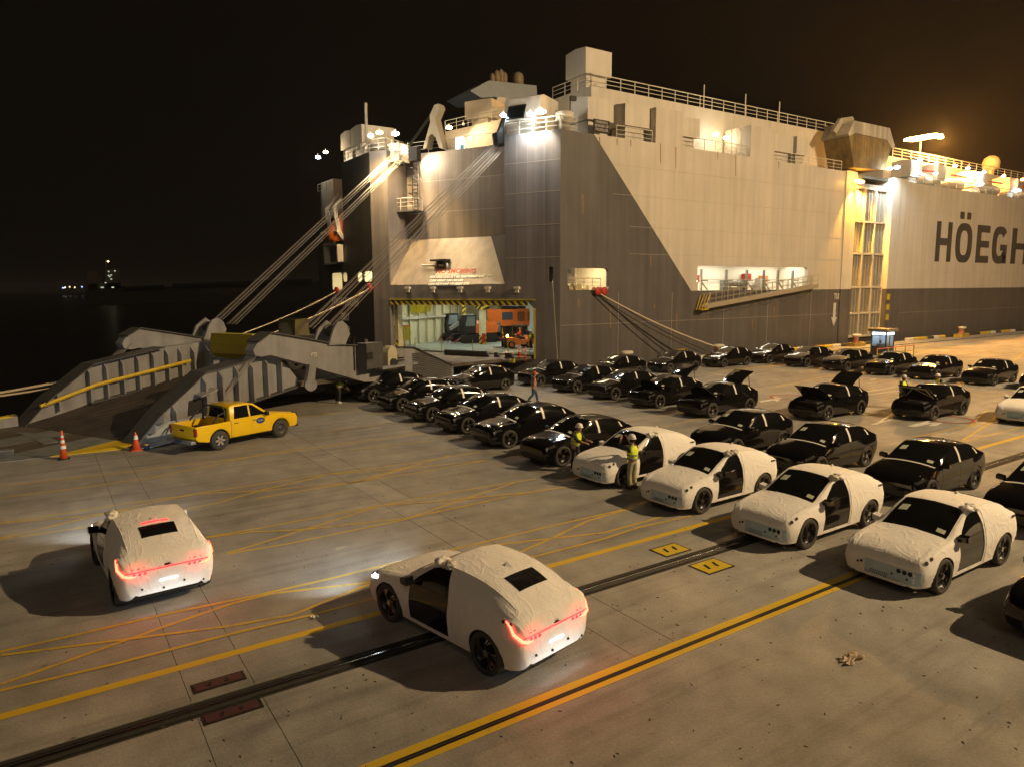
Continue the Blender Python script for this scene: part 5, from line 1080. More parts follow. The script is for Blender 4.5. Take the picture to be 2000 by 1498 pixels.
side('st', lambda s: patch(.84, .74, 7.5, 7.95, .012, paper, 'window_sheet', s, 2, 2)); side('st2', lambda s: patch(.48, .3, 7.5, 8.0, .012, paper, 'window_sheet', s, 3, 2)); pass
ME['ws'] = patch(.975, -.0, 7.12, 9, .005, glass_d, 'windscreen', both=True, ntt=8); ME['bg'] = patch(-1.1, -1.86, 7.25, 9, .005, glass_d, 'rear_glass', both=True, ntt=8); ME['roofg'] = patch(-.16, -1.02, 7.5, 9, .004, glass_d, 'glass_roof', both=True, ntt=6)
ME['cf'] = patch(1.025, .965, 6.9, 9, .012, film, 'cowl_film', both=True, nx=2, ntt=8); ME['hood'] = patch(1.02, 2.0, 6.3, 9, .004, blackpaint, 'bonnet', both=True, nx=12, ntt=8, thick=.028)
ME['gate'] = patch(-1.04, -2.05, 7.25, 9, .004, blackpaint, 'tailgate', both=True, nx=12, ntt=8, thick=.035); ME['gateg'] = patch(-1.1, -1.8, 7.5, 9, .009, glass_d, 'rear_glass', both=True, nx=8, ntt=6)
mb = MB(); mb.b2((-2.165, -.68, .86), (-2.11, .68, .92)); ME['bar'] = mb.mesh('tail_light_bar', red_glass)
mb = MB(); mb.b2((2.15, -.5, .28), (2.215, .5, .43)); ME['grille'] = mb.mesh('lower_grille', trim)
mb = MB(); mb.prism([(.62, .0, .0), (.78, .02, .02), (.8, .02, .14), (.66, .0, .15)], (0, .2, .01)); ME['mir'] = MB().prism([(.0, 0, 0), (.16, .01, .01), (.18, .01, .12), (.04, 0, .15)], (-.02, .21, .02)).mesh('mirror', blackpaint, False)
ME['mirc'] = MB().prism([(-.03, -.02, -.02), (.19, 0, -.01), (.2, 0, .14), (.02, -.02, .18)], (-.02, .26, .02)).mesh('mirror', cover, False)
ME['fin'] = MB().prism([(0, -.025, 0), (.18, -.025, 0), (.02, -.025, .07)], (0, .05, 0)).mesh('roof_fin', blackpaint)
ME['sticker'] = MB().b2((0, 0, 0), (.2, .005, .16)).mesh('window_sheet', paper)
mb = MB(); mb.add([(1.03, -.68, .5), (1.98, -.6, .45), (1.98, .6, .45), (1.03, .68, .5), (1.03, -.74, .97), (1.98, -.63, .83), (1.98, .63, .83), (1.03, .74, .97)], [(0, 1, 2, 3), (0, 1, 5, 4), (1, 2, 6, 5), (2, 3, 7, 6), (3, 0, 4, 7)]); ME['bay'] = mb.mesh('bonnet_bay', trim)
mb = MB(); mb.b2((1.25, -.45, .6), (1.85, .1, .82)); mb.b2((1.3, .15, .6), (1.75, .5, .86)); mb.tube([(1.2, -.5, .84), (1.5, 0, .88), (1.2, .5, .86)], .03, 6); ME['bay2'] = mb.mesh('motor_cover', M('bay_grey', (.16, .16, .16), .4, .3, .4, 9))
mb = MB(); mb.add([(-1.05, -.5, .8), (-2.0, -.53, .8), (-2.0, .53, .8), (-1.05, .5, .8), (-1.05, -.54, 1.42), (-2.0, -.55, 1.08), (-2.0, .55, 1.08), (-1.05, .54, 1.42)], [(0, 1, 2, 3), (0, 1, 5, 4), (1, 2, 6, 5), (2, 3, 7, 6), (3, 0, 4, 7)]); ME['boot'] = mb.mesh('boot_lining', trim)
mb = MB(); mb.tube([(1.15, .64, .95), (1.6, .56, 1.5)], .014, 5); ME['stay'] = mb.mesh('bonnet_stay', steel_d)
mb = MB()
for s in (-1, 1): mb.tube([(-1.8, s*.55, 1.17), (-1.72, s*.5, 1.86)], .018, 5)
ME['strut'] = mb.mesh('gate_strut', steel_d)
mb = MB()
for a_, b_ in (((1.08, .66, .97), (1.9, 0, .83)), ((1.08, -.66, .97), (1.9, 0, .83)), ((1.08, .68, .94), (1.92, .6, .80)), ((1.08, -.68, .94), (1.92, -.6, .80)), ((1.92, .6, .80), (1.92, -.6, .80))): mb.tube([a_, b_], .022, 5)
ME['brace'] = mb.mesh('bonnet_brace', M('brace_pale', (.5, .47, .4), .5))
# cloth cover details
def halfw(x, z):
    best = 0.
    pts = [surf(x, 1.9+k*.1) for k in range(32)]
    for p, q in zip(pts, pts[1:]):
        if (p.z-z)*(q.z-z) <= 0 and abs(q.z-p.z) > 1e-6: best = max(best, p.y+(q.y-p.y)*(z-p.z)/(q.z-p.z))
    return best
def facept(y, z, front=True, off=.034):     # a point on the nose or tail of the cover
    e, i_ = (2.2, 1.6) if front else (-2.17, -1.6); sg = 1 if front else -1
    if abs(y) <= halfw(e, z): return Vector((e+sg*off, y, z))
    lo, hi = i_, e
    for _ in range(22):
        m_ = (lo+hi)/2
        if halfw(m_, z) >= abs(y): lo = m_
        else: hi = m_
    return Vector((lo+sg*off, y+math.copysign(off*.4, y), z))
def facedisc(mb, y, z, r_, front=True, off=.034):
    c = facept(y, z, front, off); u = (facept(y+.02, z, front, off)-facept(y-.02, z, front, off)).normalized(); k = 10
    n_ = u.cross(ZV)*(1 if front else -1)
    if n_.x*(1 if front else -1) < 0: n_ = -n_
    a_ = [c+u*math.cos(i*.6283)*r_+ZV*math.sin(i*.6283)*r_ for i in range(k)]
    mb.add([p-n_*.02 for p in a_]+[p+n_*.004 for p in a_], [tuple(range(k, 2*k))]+[(i, (i+1) % k, k+(i+1) % k, k+i) for i in range(k)])
def facesheet(y0, y1, z0, z1, mat, name, front=True, off=.031, ny=14, nz=6):
    mb = MB(); vs = [facept(y0+(y1-y0)*i/ny, z0+(z1-z0)*j/nz, front, off+.004*math.sin(i*1.9+j*2.3)) for i in range(ny+1) for j in range(nz+1)]
    mb.add(vs, [(i*(nz+1)+j, (i+1)*(nz+1)+j, (i+1)*(nz+1)+j+1, i*(nz+1)+j+1) for i in range(ny) for j in range(nz)]); return mb.mesh(name, mat, True)
discs = MB()
for y in (.40, .52, .64): facedisc(discs, y, .53, .05)
for y, z, r_ in ((.26, .43, .024), (.58, .40, .024), (-.42, .50, .03), (-.5, .47, .025)): facedisc(discs, y, z, r_)
for k in range(8):
    for z in (.335, .385): facedisc(discs, .14-.05*k+(.02 if z > .36 else 0), z, .014)
ME['fholes'] = discs.mesh('cover_openings', blk)
ME['ffilm'] = facesheet(-.34, .82, .235, .60, cool_lit_bumper_film, 'cool_lit_bumper_film')
def onsurf(mb, x, t, s, r, off=.022):
    c, n = surf(x, t, s)+snorm(x, t, s)*off, snorm(x, t, s); u = n.cross(Vector((0, 0, 1))).normalized(); w = n.cross(u); k = 10
    mb.add([c+u*math.cos(i*.628)*r+w*math.sin(i*.628)*r for i in range(k)]+[c+n*.008+u*math.cos(i*.628)*r+w*math.sin(i*.628)*r for i in range(k)], [tuple(range(k, 2*k))]+[(i, (i+1) % k, k+(i+1) % k, k+i) for i in range(k)])
mb = MB()
for s in (1, -1):
    onsurf(mb, 2.0, 4.8, s, .045, .022); onsurf(mb, 1.84, 4.9, s, .04, .022)
    for k in range(3): onsurf(mb, -1.82-.08*k, 4.85, s, .03, .022)
ME['sholes'] = mb.mesh('cover_openings', blk)
def crumple(sx, sy, sz, seed, mat, name):
    bm = bmesh.new(); bmesh.ops.create_icosphere(bm, subdivisions=3, radius=1); rnd = random.Random(seed)
    for v in bm.verts:
        c = v.co; k = 1+.28*math.sin(c.x*4+seed)*math.sin(c.y*5+c.z*3)+.06*(rnd.random()-.5)+.13*math.sin(c.z*7+c.y*6+seed); v.co = Vector((c.x*sx*k, c.y*sy*k, c.z*sz*k))
    me = bpy.data.meshes.new(name); [setattr(f, 'smooth', True) for f in bm.faces]; bm.to_mesh(me); bm.free(); me.materials.append(mat); return me
CR = [crumple(.13, .12, .085, k, bagplastic if k == 3 else cover, 'rolled_up_cloth') for k in (1, 2, 3)]
for s in (1, -1):
    ME['seam', s] = MB().tube([surf(.0-.1*i, 7.0, s)+snorm(-.1*i, 6.9, s)*.018 for i in range(20)], .007, 5).mesh('cover_seam', cover, True)
    ME['vseam', s] = MB().tube([surf(-.47, 2.2+.24*i, s)+snorm(-.47, 2.2+.24*i, s)*.017 for i in range(20)], .009, 5).mesh('cover_seam', cover, True)
    ME['hem', s] = MB().tube([surf(x, 1.75, s)+Vector((0, s*.012, .0+.012*math.sin(x*23))) for x in list(np.linspace(-.93, .93, 24))], .013, 5).mesh('cover_hem', cover, True)
ME['peak'] = MB().add([(.13, 0, 0), (-.13, 0, 0), (0, .1, 0), (0, -.1, 0), (-.02, 0, .11)], [(0, 2, 4), (2, 1, 4), (1, 3, 4), (3, 0, 4)]).mesh('roof_peak', cover)
def lamp_strip(pts, r, mat, name): return MB().tube(pts, r, 6).mesh(name, mat, True)
def tsurf(x, t, s, off=.03): return surf(x, t, s)+snorm(x, t, s)*off
for s in (1, -1):
    ME['tlit', s] = lamp_strip([tsurf(-1.88, 4.95, s), tsurf(-1.98, 4.75, s), tsurf(-2.06, 4.45, s), facept(s*.80, .84, False, .04), facept(s*.72, .80, False, .04), facept(s*.60, .80, False, .04)], [.012, .02, .024, .026, .024, .012], red_hot, 'tail_light')
mb = MB(); mb.tube([facept(-.78+1.56*i/16, .875, False, .036) for i in range(17)], .011, 6); ME['barlit'] = mb.mesh('tail_light_bar', red_on, True)
mb = MB()
for y in (-.62, -.52, -.42, .42, .52, .62): facedisc(mb, y, .825, .026, False, .034)
ME['barsq'] = mb.mesh('tail_light_segment', red_on); ME['badge'] = facesheet(-.15, .15, .90, .95, M('dark_red_window', (.05, .01, .01), .3), 'badge_opening', False, .034, 4, 2)
mb = MB()
for y in (-.62, -.52, -.42, .42, .52, .62): facedisc(mb, y, .925, .03, False, .034)
ME['barholes'] = mb.mesh('cover_openings', blk)
ME['rpatch'] = patch((-1.28, -1.28), (-1.66, -1.66), 8.05, 9, .024, M('black_film', (.008, .008, .009), .22, 0, 0, 1, .6, 8, coat=.4), 'rear_glass_opening', both=True, nx=6, ntt=4)
ME['brk'] = lamp_strip([tsurf(-1.16, 8.3, -1, .028), tsurf(-1.16, 8.99, 1, .028), tsurf(-1.16, 8.3, 1, .028)], .018, red_on, 'high_brake_light')
mb = MB()
for y, z in ((-.66, .42), (-.3, .5), (.1, .44), (.5, .5)): facedisc(mb, y, z, .022, False)
ME['rholes'] = mb.mesh('cover_openings', blk); ME['plate'] = facesheet(-.17, .17, .60, .63, M('plate_lamp_lit', (.8, .8, .8), .4, emit=(.85, .95, 1), es=6), 'plate_lamp', False, .036, 4, 2)
def part(name, me, r, loc=(0, 0, 0), rot=(0, 0, 0)): return obj(name, me, r, loc, rot)
def car(loc, rz, label, kind='black', hood=False, gate=False, group=None, sd=0, lit=False):
    r = root('covered_car' if kind == 'white' else 'black_car', loc, label, 'car', group, rz)
    part('body', BODY_HT if gate else BODY_H if hood else BODY, r)
    for x in (1.4, -1.4):
        for s in (1, -1):
            w = part('wheel', TY, r, (x, s*.815, .386), (0, random.random()*6, 0 if s > 0 else math.pi))
            part('rim', RIMM, w); part('spokes', SPK, w)
    part('windscreen', ME['ws'], r)
    for s in (1, -1): part('front_window', ME['fw', s], r); part('front_door', ME['fd', s], r)
    part('lower_grille', ME['grille'], r)
    p = surf(.74, 5.1, 1)
    for s in (1, -1):
        m_ = ME['mirc'] if (kind == 'white' and s < 0) else ME['mir']; o = part('mirror', m_, r, (p.x-.12, s*(p.y-.01), p.z+.0)); o.scale = (1, s, 1) if m_ is ME['mir'] else (.75, s*.72, .8)
    part('window_sheet', ME['st', 1], r); part('window_sheet', ME['st2', -1], r)
    if kind == 'black':
        for s in (1, -1):
            for k_, nm in (('rw', 'rear_window'), ('qw', 'quarter_window'), ('rd', 'rear_door'), ('sill', 'sill_trim'), ('hl', 'headlight'), ('hl2', 'lower_headlight'), ('bf', 'pillar_film'), ('qf', 'quarter_film')): part(nm, ME[k_, s], r)
        part('glass_roof', ME['roofg'], r); part('cowl_film', ME['cf'], r); part('tail_light_bar', ME['bar'], r)
        part('roof_fin', ME['fin'], r, (-1.1, 0, 1.50))
        h = part('bonnet', ME['hood'], r); hin = Vector((1.02, 0, 1.06))
        if hood:
            m4 = Matrix.Translation(hin) @ Matrix.Rotation(rad(-hood), 4, 'Y') @ Matrix.Translation(-hin); h.matrix_local = m4
            if hood == 46 and not gate: part('bonnet_brace', ME['brace'], h)
            part('bonnet_bay', ME['bay'], r); part('motor_cover', ME['bay2'], r); part('bonnet_stay', ME['stay'], r)
        if gate:
            g_ = part('tailgate', ME['gate'], r); gg = part('rear_glass', ME['gateg'], g_); hin = Vector((-1.03, 0, 1.52)); g_.matrix_local = Matrix.Translation(hin) @ Matrix.Rotation(rad(gate), 4, 'Y') @ Matrix.Translation(-hin)
            part('boot_lining', ME['boot'], r); part('gate_strut', ME['strut'], r)
        else: part('rear_glass', ME['bg'], r)
    else:
        part('cloth_cover', COVER[sd % 3], r)
        for s in (1, -1): part('cover_seam', ME['seam', s], r); part('cover_seam', ME['vseam', s], r); part('cover_hem', ME['hem', s], r)
        part('cover_openings', ME['sholes'], r)
        part('roof_peak', ME['peak'], r, (-1.0, 0, 1.535), (0, rad(8), .2*sd))
        part('rolled_up_cloth', CR[sd % 3], r, (.0, .66, 1.54), (0, 0, sd)); part('rolled_up_cloth', CR[(sd+1) % 3], r, (-.22, .68, 1.55), (.3, 0, 1+sd))
        if not lit: part('cover_openings', ME['fholes'], r); part('cool_lit_bumper_film', ME['ffilm'], r)
        part('cover_openings', ME['rholes'], r)
        part('rear_glass_opening', ME['rpatch'], r)
        if lit:
            for s in (1, -1): part('tail_light', ME['tlit', s], r)
            part('tail_light_bar', ME['barlit'], r); part('tail_light_segment', ME['barsq'], r); part('badge_opening', ME['badge'], r); part('cover_openings', ME['barholes'], r); part('plate_lamp', ME['plate'], r)
            if lit > 1: part('high_brake_light', ME['brk'], r)
            for s in (1, -1): part('headlight_lit', patch((1.78, 1.82), (2.05, 2.07), 4.55, 4.85, .024, white_on, 'headlight', s, 4, 3), r)
            rot = Matrix.Rotation(rz, 3, 'Z')
            def spot(p, d, e, col, ang, sz=.06):
                l_ = bpy.data.lights.new('car_lamp', 'SPOT'); l_.energy = e; l_.color = col; l_.spot_size = rad(ang); l_.spot_blend = 1.; l_.shadow_soft_size = sz
                lo = bpy.data.objects.new('car_lamp', l_); COL.objects.link(lo); lo.parent = r; lo.location = p; lo.rotation_euler = Vector(d).to_track_quat('-Z', 'Y').to_euler()
            for s in (1, -1): spot((2.3, s*.6, .7), (1, s*.1, -.02), 420, (.88, .95, 1), 85); spot((-2.35, s*.62, .86), (1, -s*.25, .05), 6., (1, .008, .015), 150, .03); spot((-2.3, s*.6, .82), (-1, s*.2, -.55), 10, (1, .1, .08), 150)
            la = bpy.data.lights.new('bumper_fill_light', 'AREA'); la.shape = 'RECTANGLE'; la.size = 1.3; la.size_y = .1; la.energy = 3.6; la.color = (.82, .93, 1); lo = bpy.data.objects.new('bumper_fill_light', la); COL.objects.link(lo); lo.parent = r; lo.location = (-2.55, 0, .2); lo.rotation_euler = Vector((1, 0, .55)).to_track_quat('-Z', 'Y').to_euler(); lo.rotation_euler.rotate_axis('Z', 0)  # unseen area light added behind the car to brighten its lower bumper
    return r
FX = lambda x, y: (x+1.4, y+.82, 0)       # from the kerb-side front wheel to the middle of a car that faces the ramp
rr = lambda: math.pi+rad(random.uniform(-1.2, 1.2))
GB = 'black crossovers parked in rows on the quay'; GW = 'cars in white cloth covers with the driver door bare'
for y, lb in ((38.2, 'black crossover at the ramp end of the front row, beside the bending worker'), (34.3, 'black crossover in the front row, second from the bending worker'), (30.7, 'black crossover in the front row, third from the bending worker'), (27.3, 'black crossover in the front row, fourth from the bending worker'), (23.8, 'black crossover in the front row, fifth from the bending worker'), (20.2, 'black crossover in the front row right next to the white covered cars')):
    car(FX(15.7+(y-20)*.014, y), rr(), lb, group=GB)
car(FX(15.4, 3.75), rr(), 'black crossover in the front row past the last covered car', group=GB)
for i, (y, lb) in enumerate(((16.9, 'white covered car with two workers in yellow vests at its windscreen'), (13.6, 'white covered car next to the one the workers attend, black door bare'), (10.2, 'white covered car standing over the crane rail'), (7.0, 'white covered car whose nose crosses the double yellow line'))): car(FX(15.6, y), math.pi+rad((1.5, 1, .5, 0)[i]), lb, 'white', sd=i, group=GW)
for y, lb in ((6.9, 'black crossover in the second row behind the covered car on the double yellow line'), (10.3, 'black crossover in the second row over the crane rail'), (13.9, 'black crossover in the second row behind the covered car by the crane rail'), (17.4, 'black crossover in the second row behind the covered car with workers'), (37.9, 'black crossover alone before the open stern door')):
    car(FX(21.9 if y < 20 else 22.0, y), rr(), lb, group=GB)
for y, lb in ((38, 'black crossover by the hull at the end of the third row'), (34.2, 'black crossover second in the third row from the hull'), (30.7, 'black crossover third in the third row, before the one with raised bonnet')): car(FX(27.7, y), rr(), lb, group=GB)
car(FX(27.7, 27.2), rr(), 'black crossover with bonnet and tailgate raised, beside the plain ones of its row', hood=40, gate=50, group=GB); car(FX(27.8, 23.6), rr(), 'black crossover with bonnet and tailgate raised, at the open end of its row', hood=42, gate=50, group=GB)
car(FX(31.8, 19.9), rr(), 'lone black crossover with bonnet and tailgate raised between painted arrows', hood=45, gate=48, group=GB); car(FX(35.9, 16.9), rr(), 'black crossover with raised bonnet, its tailgate shut, workers behind it', hood=46, group=GB)
car(FX(38.6, 13.4), rr(), 'white covered car parked apart past the raised-bonnet cars', 'white', sd=5, group=GW)
for x, lb in ((33.8, 'black crossover along the hull below the lit mooring window'), (39.8, 'black crossover along the hull before the ropes'), (46.0, 'black crossover along the hull where the pale hawser lands')): car(FX(x, 38.0), rr(), lb, group=GB)
for i, y in enumerate((37.8, 34.2, 30.8, 27.4, 24.2, 20.7, 17.3)): car(FX(51.5, y), rr(), 'black crossover in the far row, %s from the hull' % ('first', 'second', 'third', 'fourth', 'fifth', 'sixth', 'seventh')[i], group=GB)
def drive(rl, rz, lb, lit, sd):              # placed by its near-side rear wheel
    o = Matrix.Rotation(rz, 3, 'Z') @ Vector((-1.4, .82, 0)); return car(Vector((rl[0], rl[1], 0))-o, rz, lb, 'white', sd=sd, lit=lit)
drive((5.98, 9.68), rad(101), 'white covered car driving over the crane rail with tail lights lit', 1, 1)
drive((1.02, 16.35), rad(93.5), 'white covered car driving towards the ramp with red brake light strip lit', 2, 2)
# ------------------------------------------------------------------ yellow pickup
ypaint = M('yellow_car_paint', (.80, .52, .004), .3, coat=.8)
def bev(o, w=.02, seg=2):
    bm = bmesh.new(); bm.from_mesh(o.data); bmesh.ops.bevel(bm, geom=[e for e in bm.edges if len(e.link_faces) == 2 and e.calc_face_angle(0) > rad(25)], offset=w, segments=seg, profile=.5, affect='EDGES', clamp_overlap=True)
    for f in bm.faces: f.smooth = True
    for e in bm.edges:
        if len(e.link_faces) == 2 and e.calc_face_angle(0) > rad(45): e.smooth = False
    bm.to_mesh(o.data); bm.free(); return o
tk = Vector((8.6, 31.5, 0))-Vector((5.9, 30.4, 0)); tyaw = math.atan2(tk.y, tk.x)
tc_ = Vector((5.9, 30.4, 0)) - Matrix.Rotation(tyaw, 3, 'Z') @ Vector((-1.5, -.8, 0))
pk = root('pickup_truck', tc_, 'bright yellow double cab pickup truck parked against the ramp', 'pickup truck', None, tyaw)
def TB(name, mb, mat, b=0, sm=False, p=pk):
    o = mb.build(name, mat, p, sm, world=False); return bev(o, b) if b else o
def arc(cx, r, n=12, z=.4): return [(cx+r*math.cos(rad(180-180*i/n)), z+r*math.sin(rad(180-180*i/n))) for i in range(n+1)]
low = [(-.95, .42)]+[(x, z) for x, z in ((.98, .40),)]+arc(1.5, .47)+[(2.22, .40), (2.38, .46), (2.42, .78), (2.30, .98), (1.35, 1.1), (.95, 1.13), (-.95, 1.12)]
for s in (-1, 1):
    TB('front_side', MB().prism([(x, s*.9, z) for x, z in low], (0, -s*.28, 0)), ypaint, .025)
    bed = [(-.98, .46)]+[(-1.03, .42)]+list(reversed(arc(-1.5, .47)))[0:0]+[(-1.03, .42)]+[(-1.5-.47*math.cos(rad(180-180*i/12))*1, .4+.47*math.sin(rad(180*i/12))) for i in range(13)]+[(-2.5, .55), (-2.55, 1.08), (-.98, 1.12)]
    bd = [(-.975, .42)]+[(-1.5+.47*math.cos(rad(180*i/12)), .4+.47*math.sin(rad(180*i/12))) for i in range(13)]+[(-2.45, .5), (-2.56, .62), (-2.56, 1.1), (-.975, 1.12)]
    TB('bed_side', MB().prism([(x, s*.9, z) for x, z in bd], (0, -s*.12, 0)), ypaint, .02)
    TB('rear_arch_liner', MB().prism([(-1.5+.48*math.cos(rad(180*i/12)), s*.78, .4+.48*math.sin(rad(180*i/12))) for i in range(13)], (0, -s*.2, 0)), trim)
    TB('tail_lamp', MB().b2((-2.585, s*.76, .72), (-2.5, s*.915, 1.04)), red_glass, .015)
TB('cabin_floor', MB().b2((-.95, -.62, .45), (.98, .62, 1.1)), ypaint); TB('bonnet', MB().prism([(.95, -.7, 1.10), (.95, -.7, 1.16), (1.4, -.7, 1.12), (2.28, -.7, 1.0), (2.36, -.7, .8), (2.3, -.7, .6), (1.0, -.7, .6)], (0, 1.4, 0)), ypaint, .03)
TB('grille', MB().b2((2.36, -.55, .55), (2.44, .55, .92)), trim, .02); TB('front_bumper', MB().b2((2.2, -.88, .36), (2.46, .88, .56)), trim, .03)
for s in (-1, 1): TB('headlamp', MB().b2((2.2, s*.62, .8), (2.42, s*.88, .97)), lamp_glass, .02)
TB('tailgate', MB().b2((-2.58, -.77, .58), (-2.48, .77, 1.1)), ypaint, .02); TB('tailgate_handle', MB().b2((-2.6, -.14, .88), (-2.57, .14, .95)), blk, .005)
TB('bed_floor', MB().b2((-2.5, -.8, .6), (-.97, .8, .68)), blk); TB('bed_front', MB().b2((-1.0, -.8, .6), (-.96, .8, 1.12)), ypaint)
cab = MB(); b0, t0 = .86, .66
pr = [(-.97, 1.11), (1.02, 1.13), (.28, 1.66), (.0, 1.74), (-.75, 1.74), (-.9, 1.66)]
vs = [(x, -(b0-(z-1.1)/.64*(b0-t0)), z) for x, z in pr]+[(x, b0-(z-1.1)/.64*(b0-t0), z) for x, z in pr]; n = len(pr)
cab.add(vs, [tuple(range(n)), tuple(range(n, 2*n))[::-1]]+[(i, (i+1) % n, n+(i+1) % n, n+i) for i in range(n)]); TB('cab', cab, ypaint, .03)
def cy(z): return b0-(z-1.1)/.64*(b0-t0)+.008
for s in (-1, 1):
    for nm, q in (('front_window', [(.02, 1.17), (.78, 1.17), (.22, 1.6), (.05, 1.65)]), ('rear_window', [(-.78, 1.17), (-.06, 1.17), (-.03, 1.65), (-.66, 1.65)])): TB(nm, MB().prism([(x, s*cy(z), z) for x, z in q], (0, -s*.02, 0)), glass_d)
    for x0, x1 in ((-.88, .0), (.02, .92)): TB('door', MB().prism([(x0, s*.902, .5), (x1, s*.902, .5), (x1, s*.902, 1.11), (x0, s*.902, 1.11)], (0, s*.006, 0)), ypaint, .004); TB('door_handle', MB().b2((x0+.05, s*.905, .98), (x0+.24, s*.93, 1.01)), trim, .006)
    TB('mirror', MB().b2((.66, s*.9, 1.12), (.78, s*1.1, 1.3)), blk, .03)
w_ = [(1.0, 1.15), (.3, 1.66)]; q = [(1.0+.012, -.74, 1.15+.01), (1.012, .74, 1.16), (.32, .6, 1.655), (.32, -.6, 1.655)]; TB('windscreen', MB().prism(q, (-.02, 0, -.02)), glass_d)
TB('back_window', MB().prism([(-.978, -.62, 1.2), (-.978, .62, 1.2), (-.925, .55, 1.6), (-.925, -.55, 1.6)], (-.015, 0, 0)), glass_d)
mb = MB(); mb.tube([(-1.15, -.78, 1.1), (-1.15, -.74, 1.55), (-1.15, -.6, 1.7), (-1.15, .6, 1.7), (-1.15, .74, 1.55), (-1.15, .78, 1.1)], .04, 8)
for s in (-1, 1): mb.tube([(-1.15, s*.74, 1.5), (-1.45, s*.78, 1.42), (-1.75, s*.8, 1.1)], .035, 8)
TB('roll_bar', mb, M('roll_bar_dark', (.05, .05, .055), .3, .5), 0, True)
TB('rear_bumper', MB().prism([(-2.78, -.88, .42), (-2.78, .88, .42), (-2.55, .88, .42), (-2.55, -.88, .42)], (0, 0, .14)), M('bumper_steel', (.22, .25, .27), .4, .3), .03); TB('number_plate', MB().b2((-2.795, -.22, .46), (-2.78, .22, .56)), M('blue_plate', (.02, .06, .22), .5))
TB('chassis', MB().b2((-2.4, -.5, .3), (2.2, .5, .5)), trim)
for x in (1.5, -1.5):
    for s in (-1, 1):
        o = obj('wheel', wheel_mesh(.4, .26, rubber, 28), pk, (x, s*.78, .4))
        if x < 0:
            MB().lathe([(.02, s*.06), (.23, s*.06), (.245, s*.13), (.22, s*.135)], (0, 0, 0), 'y', 24, False).build('rim', trim, o, True, world=False); mb = MB()
            for k in range(6):
                a = k*math.pi/3; d = Vector((math.cos(a), 0, math.sin(a))); e = Vector((-math.sin(a), 0, math.cos(a))); mb.prism([d*.03+e*.035, d*.03-e*.035, d*.235-e*.055, d*.235+e*.055], (0, s*.03, 0))
            mb.v = [(v[0], v[1]+s*.1, v[2]) for v in mb.v]; mb.build('spokes', M('silver_wheel', (.6, .6, .6), .3, .8), o, world=False); MB().lathe([(.225, s*.10), (.24, s*.135), (.25, s*.12)], (0, 0, 0), 'y', 24, False).build('rim_lip', rim_l, o, world=False)
        else: MB().lathe([(.02, s*.11), (.07, s*.115), (.08, s*.06), (.18, s*.09), (.23, s*.11), (.245, s*.13)], (0, 0, 0), 'y', 24, False).build('rim', M('steel_wheel', (.06, .06, .062), .5, .4), o, True, world=False)
lg = MB(); lg.lathe([(.17, 0), (.17, .006)], (0, 0, 0), 'y', 28); lg.v = [(v[0]*1.25+.45, -.915+v[1]*-1, v[2]*.75+.93) for v in lg.v]; em = TB('door_emblem', lg, M('emblem_blue', (.01, .05, .2), .4))
for k in range(4):
    mb = MB(); x = .33+k*.065
    mb.b2((x, -.926, .90), (x+.05, -.922, .912)); mb.b2((x+.018, -.926, .90), (x+.032, -.922, .965)); mb.b2((x+.004, -.926, .93), (x+.046, -.922, .942)); mb.b2((x, -.926, .955), (x+.05, -.922, .967)); TB('emblem_character', mb, letter_w, p=pk)
# ------------------------------------------------------------------ cones and small things by the ramp
con_o = M('cone_orange', (.72, .11, .03), .5, 0, .1, 6); refl = M('cone_white_band', (.75, .75, .72), .4)
def cone(loc, h, r0, bands, label, base=.4, dark=False, group=None):
    r = root('traffic_cone', loc, label, 'traffic cone', group)
    x, y, z = loc; f = lambda t: r0+(.03-r0)*t
    bev(MB().b2((x-base/2, y-base/2, z), (x+base/2, y+base/2, z+.035)).build('base', blk if dark else con_o, r), .012)
    MB().lathe([(f(0), z+.035), (f(1), z+h), (f(1)*.6, z+h+.01)], (x, y, 0), n=20).build('cone_body', con_o, r, True)
    for a, b in bands: MB().lathe([(f(a)+.004, z+.035+a*(h-.035)), (f(b)+.004, z+.035+b*(h-.035))], (x, y, 0), n=20, cap=False).build('reflective_band', refl, r, True)
cone(tuple(gz(125, 896)), 1.12, .14, ((.35, .46), (.56, .66), (.76, .83)), 'tall slim orange cone with three white bands before the ramp flap', .4, True)
cone(tuple(gz(267, 879)), .75, .17, ((.6, .82),), 'orange cone with one white band beside the pickup and ramp tip', .42)
cone(tuple(gz(1015, 698, FL)), 1.05, .15, ((.4, .5), (.65, .75)), 'slim orange cone with white bands on the hold floor', .36, False)
cone(tuple(gz(1026, 706, .84)), 1.1, .07, ((.5, .6),), 'thin red marker post standing in the stern doorway', .26, True); cone(tuple(gz(791, 678, FL)), .6, .1, ((.5, .65),), 'little red cone just inside the port edge of the stern door', .26)
c = gz(287, 878); jr = root('paint_can', c, 'small dark blue can with yellow lid behind the orange cone', 'can')
MB().lathe([(.09, 0), (.1, .02), (.1, .24), (.09, .26)], c, n=14).build('can_body', M('can_blue', (.02, .04, .12), .4), jr, True); MB().lathe([(.102, .2), (.102, .25), (.02, .265)], c, n=14).build('can_lid', yel_steel, jr, True)
c = gz(12, 895); bt = root('steel_plate_stack', c, 'dark steel plate box at the frame edge before the ramp', 'box'); bev(MB().box(c+ZV*.16, (.55, .4, .32)).build('box_body', ramp_d, bt), .01); MB().box(c+ZV*.33, (.57, .42, .025)).build('box_lid', ramp_plate, bt)
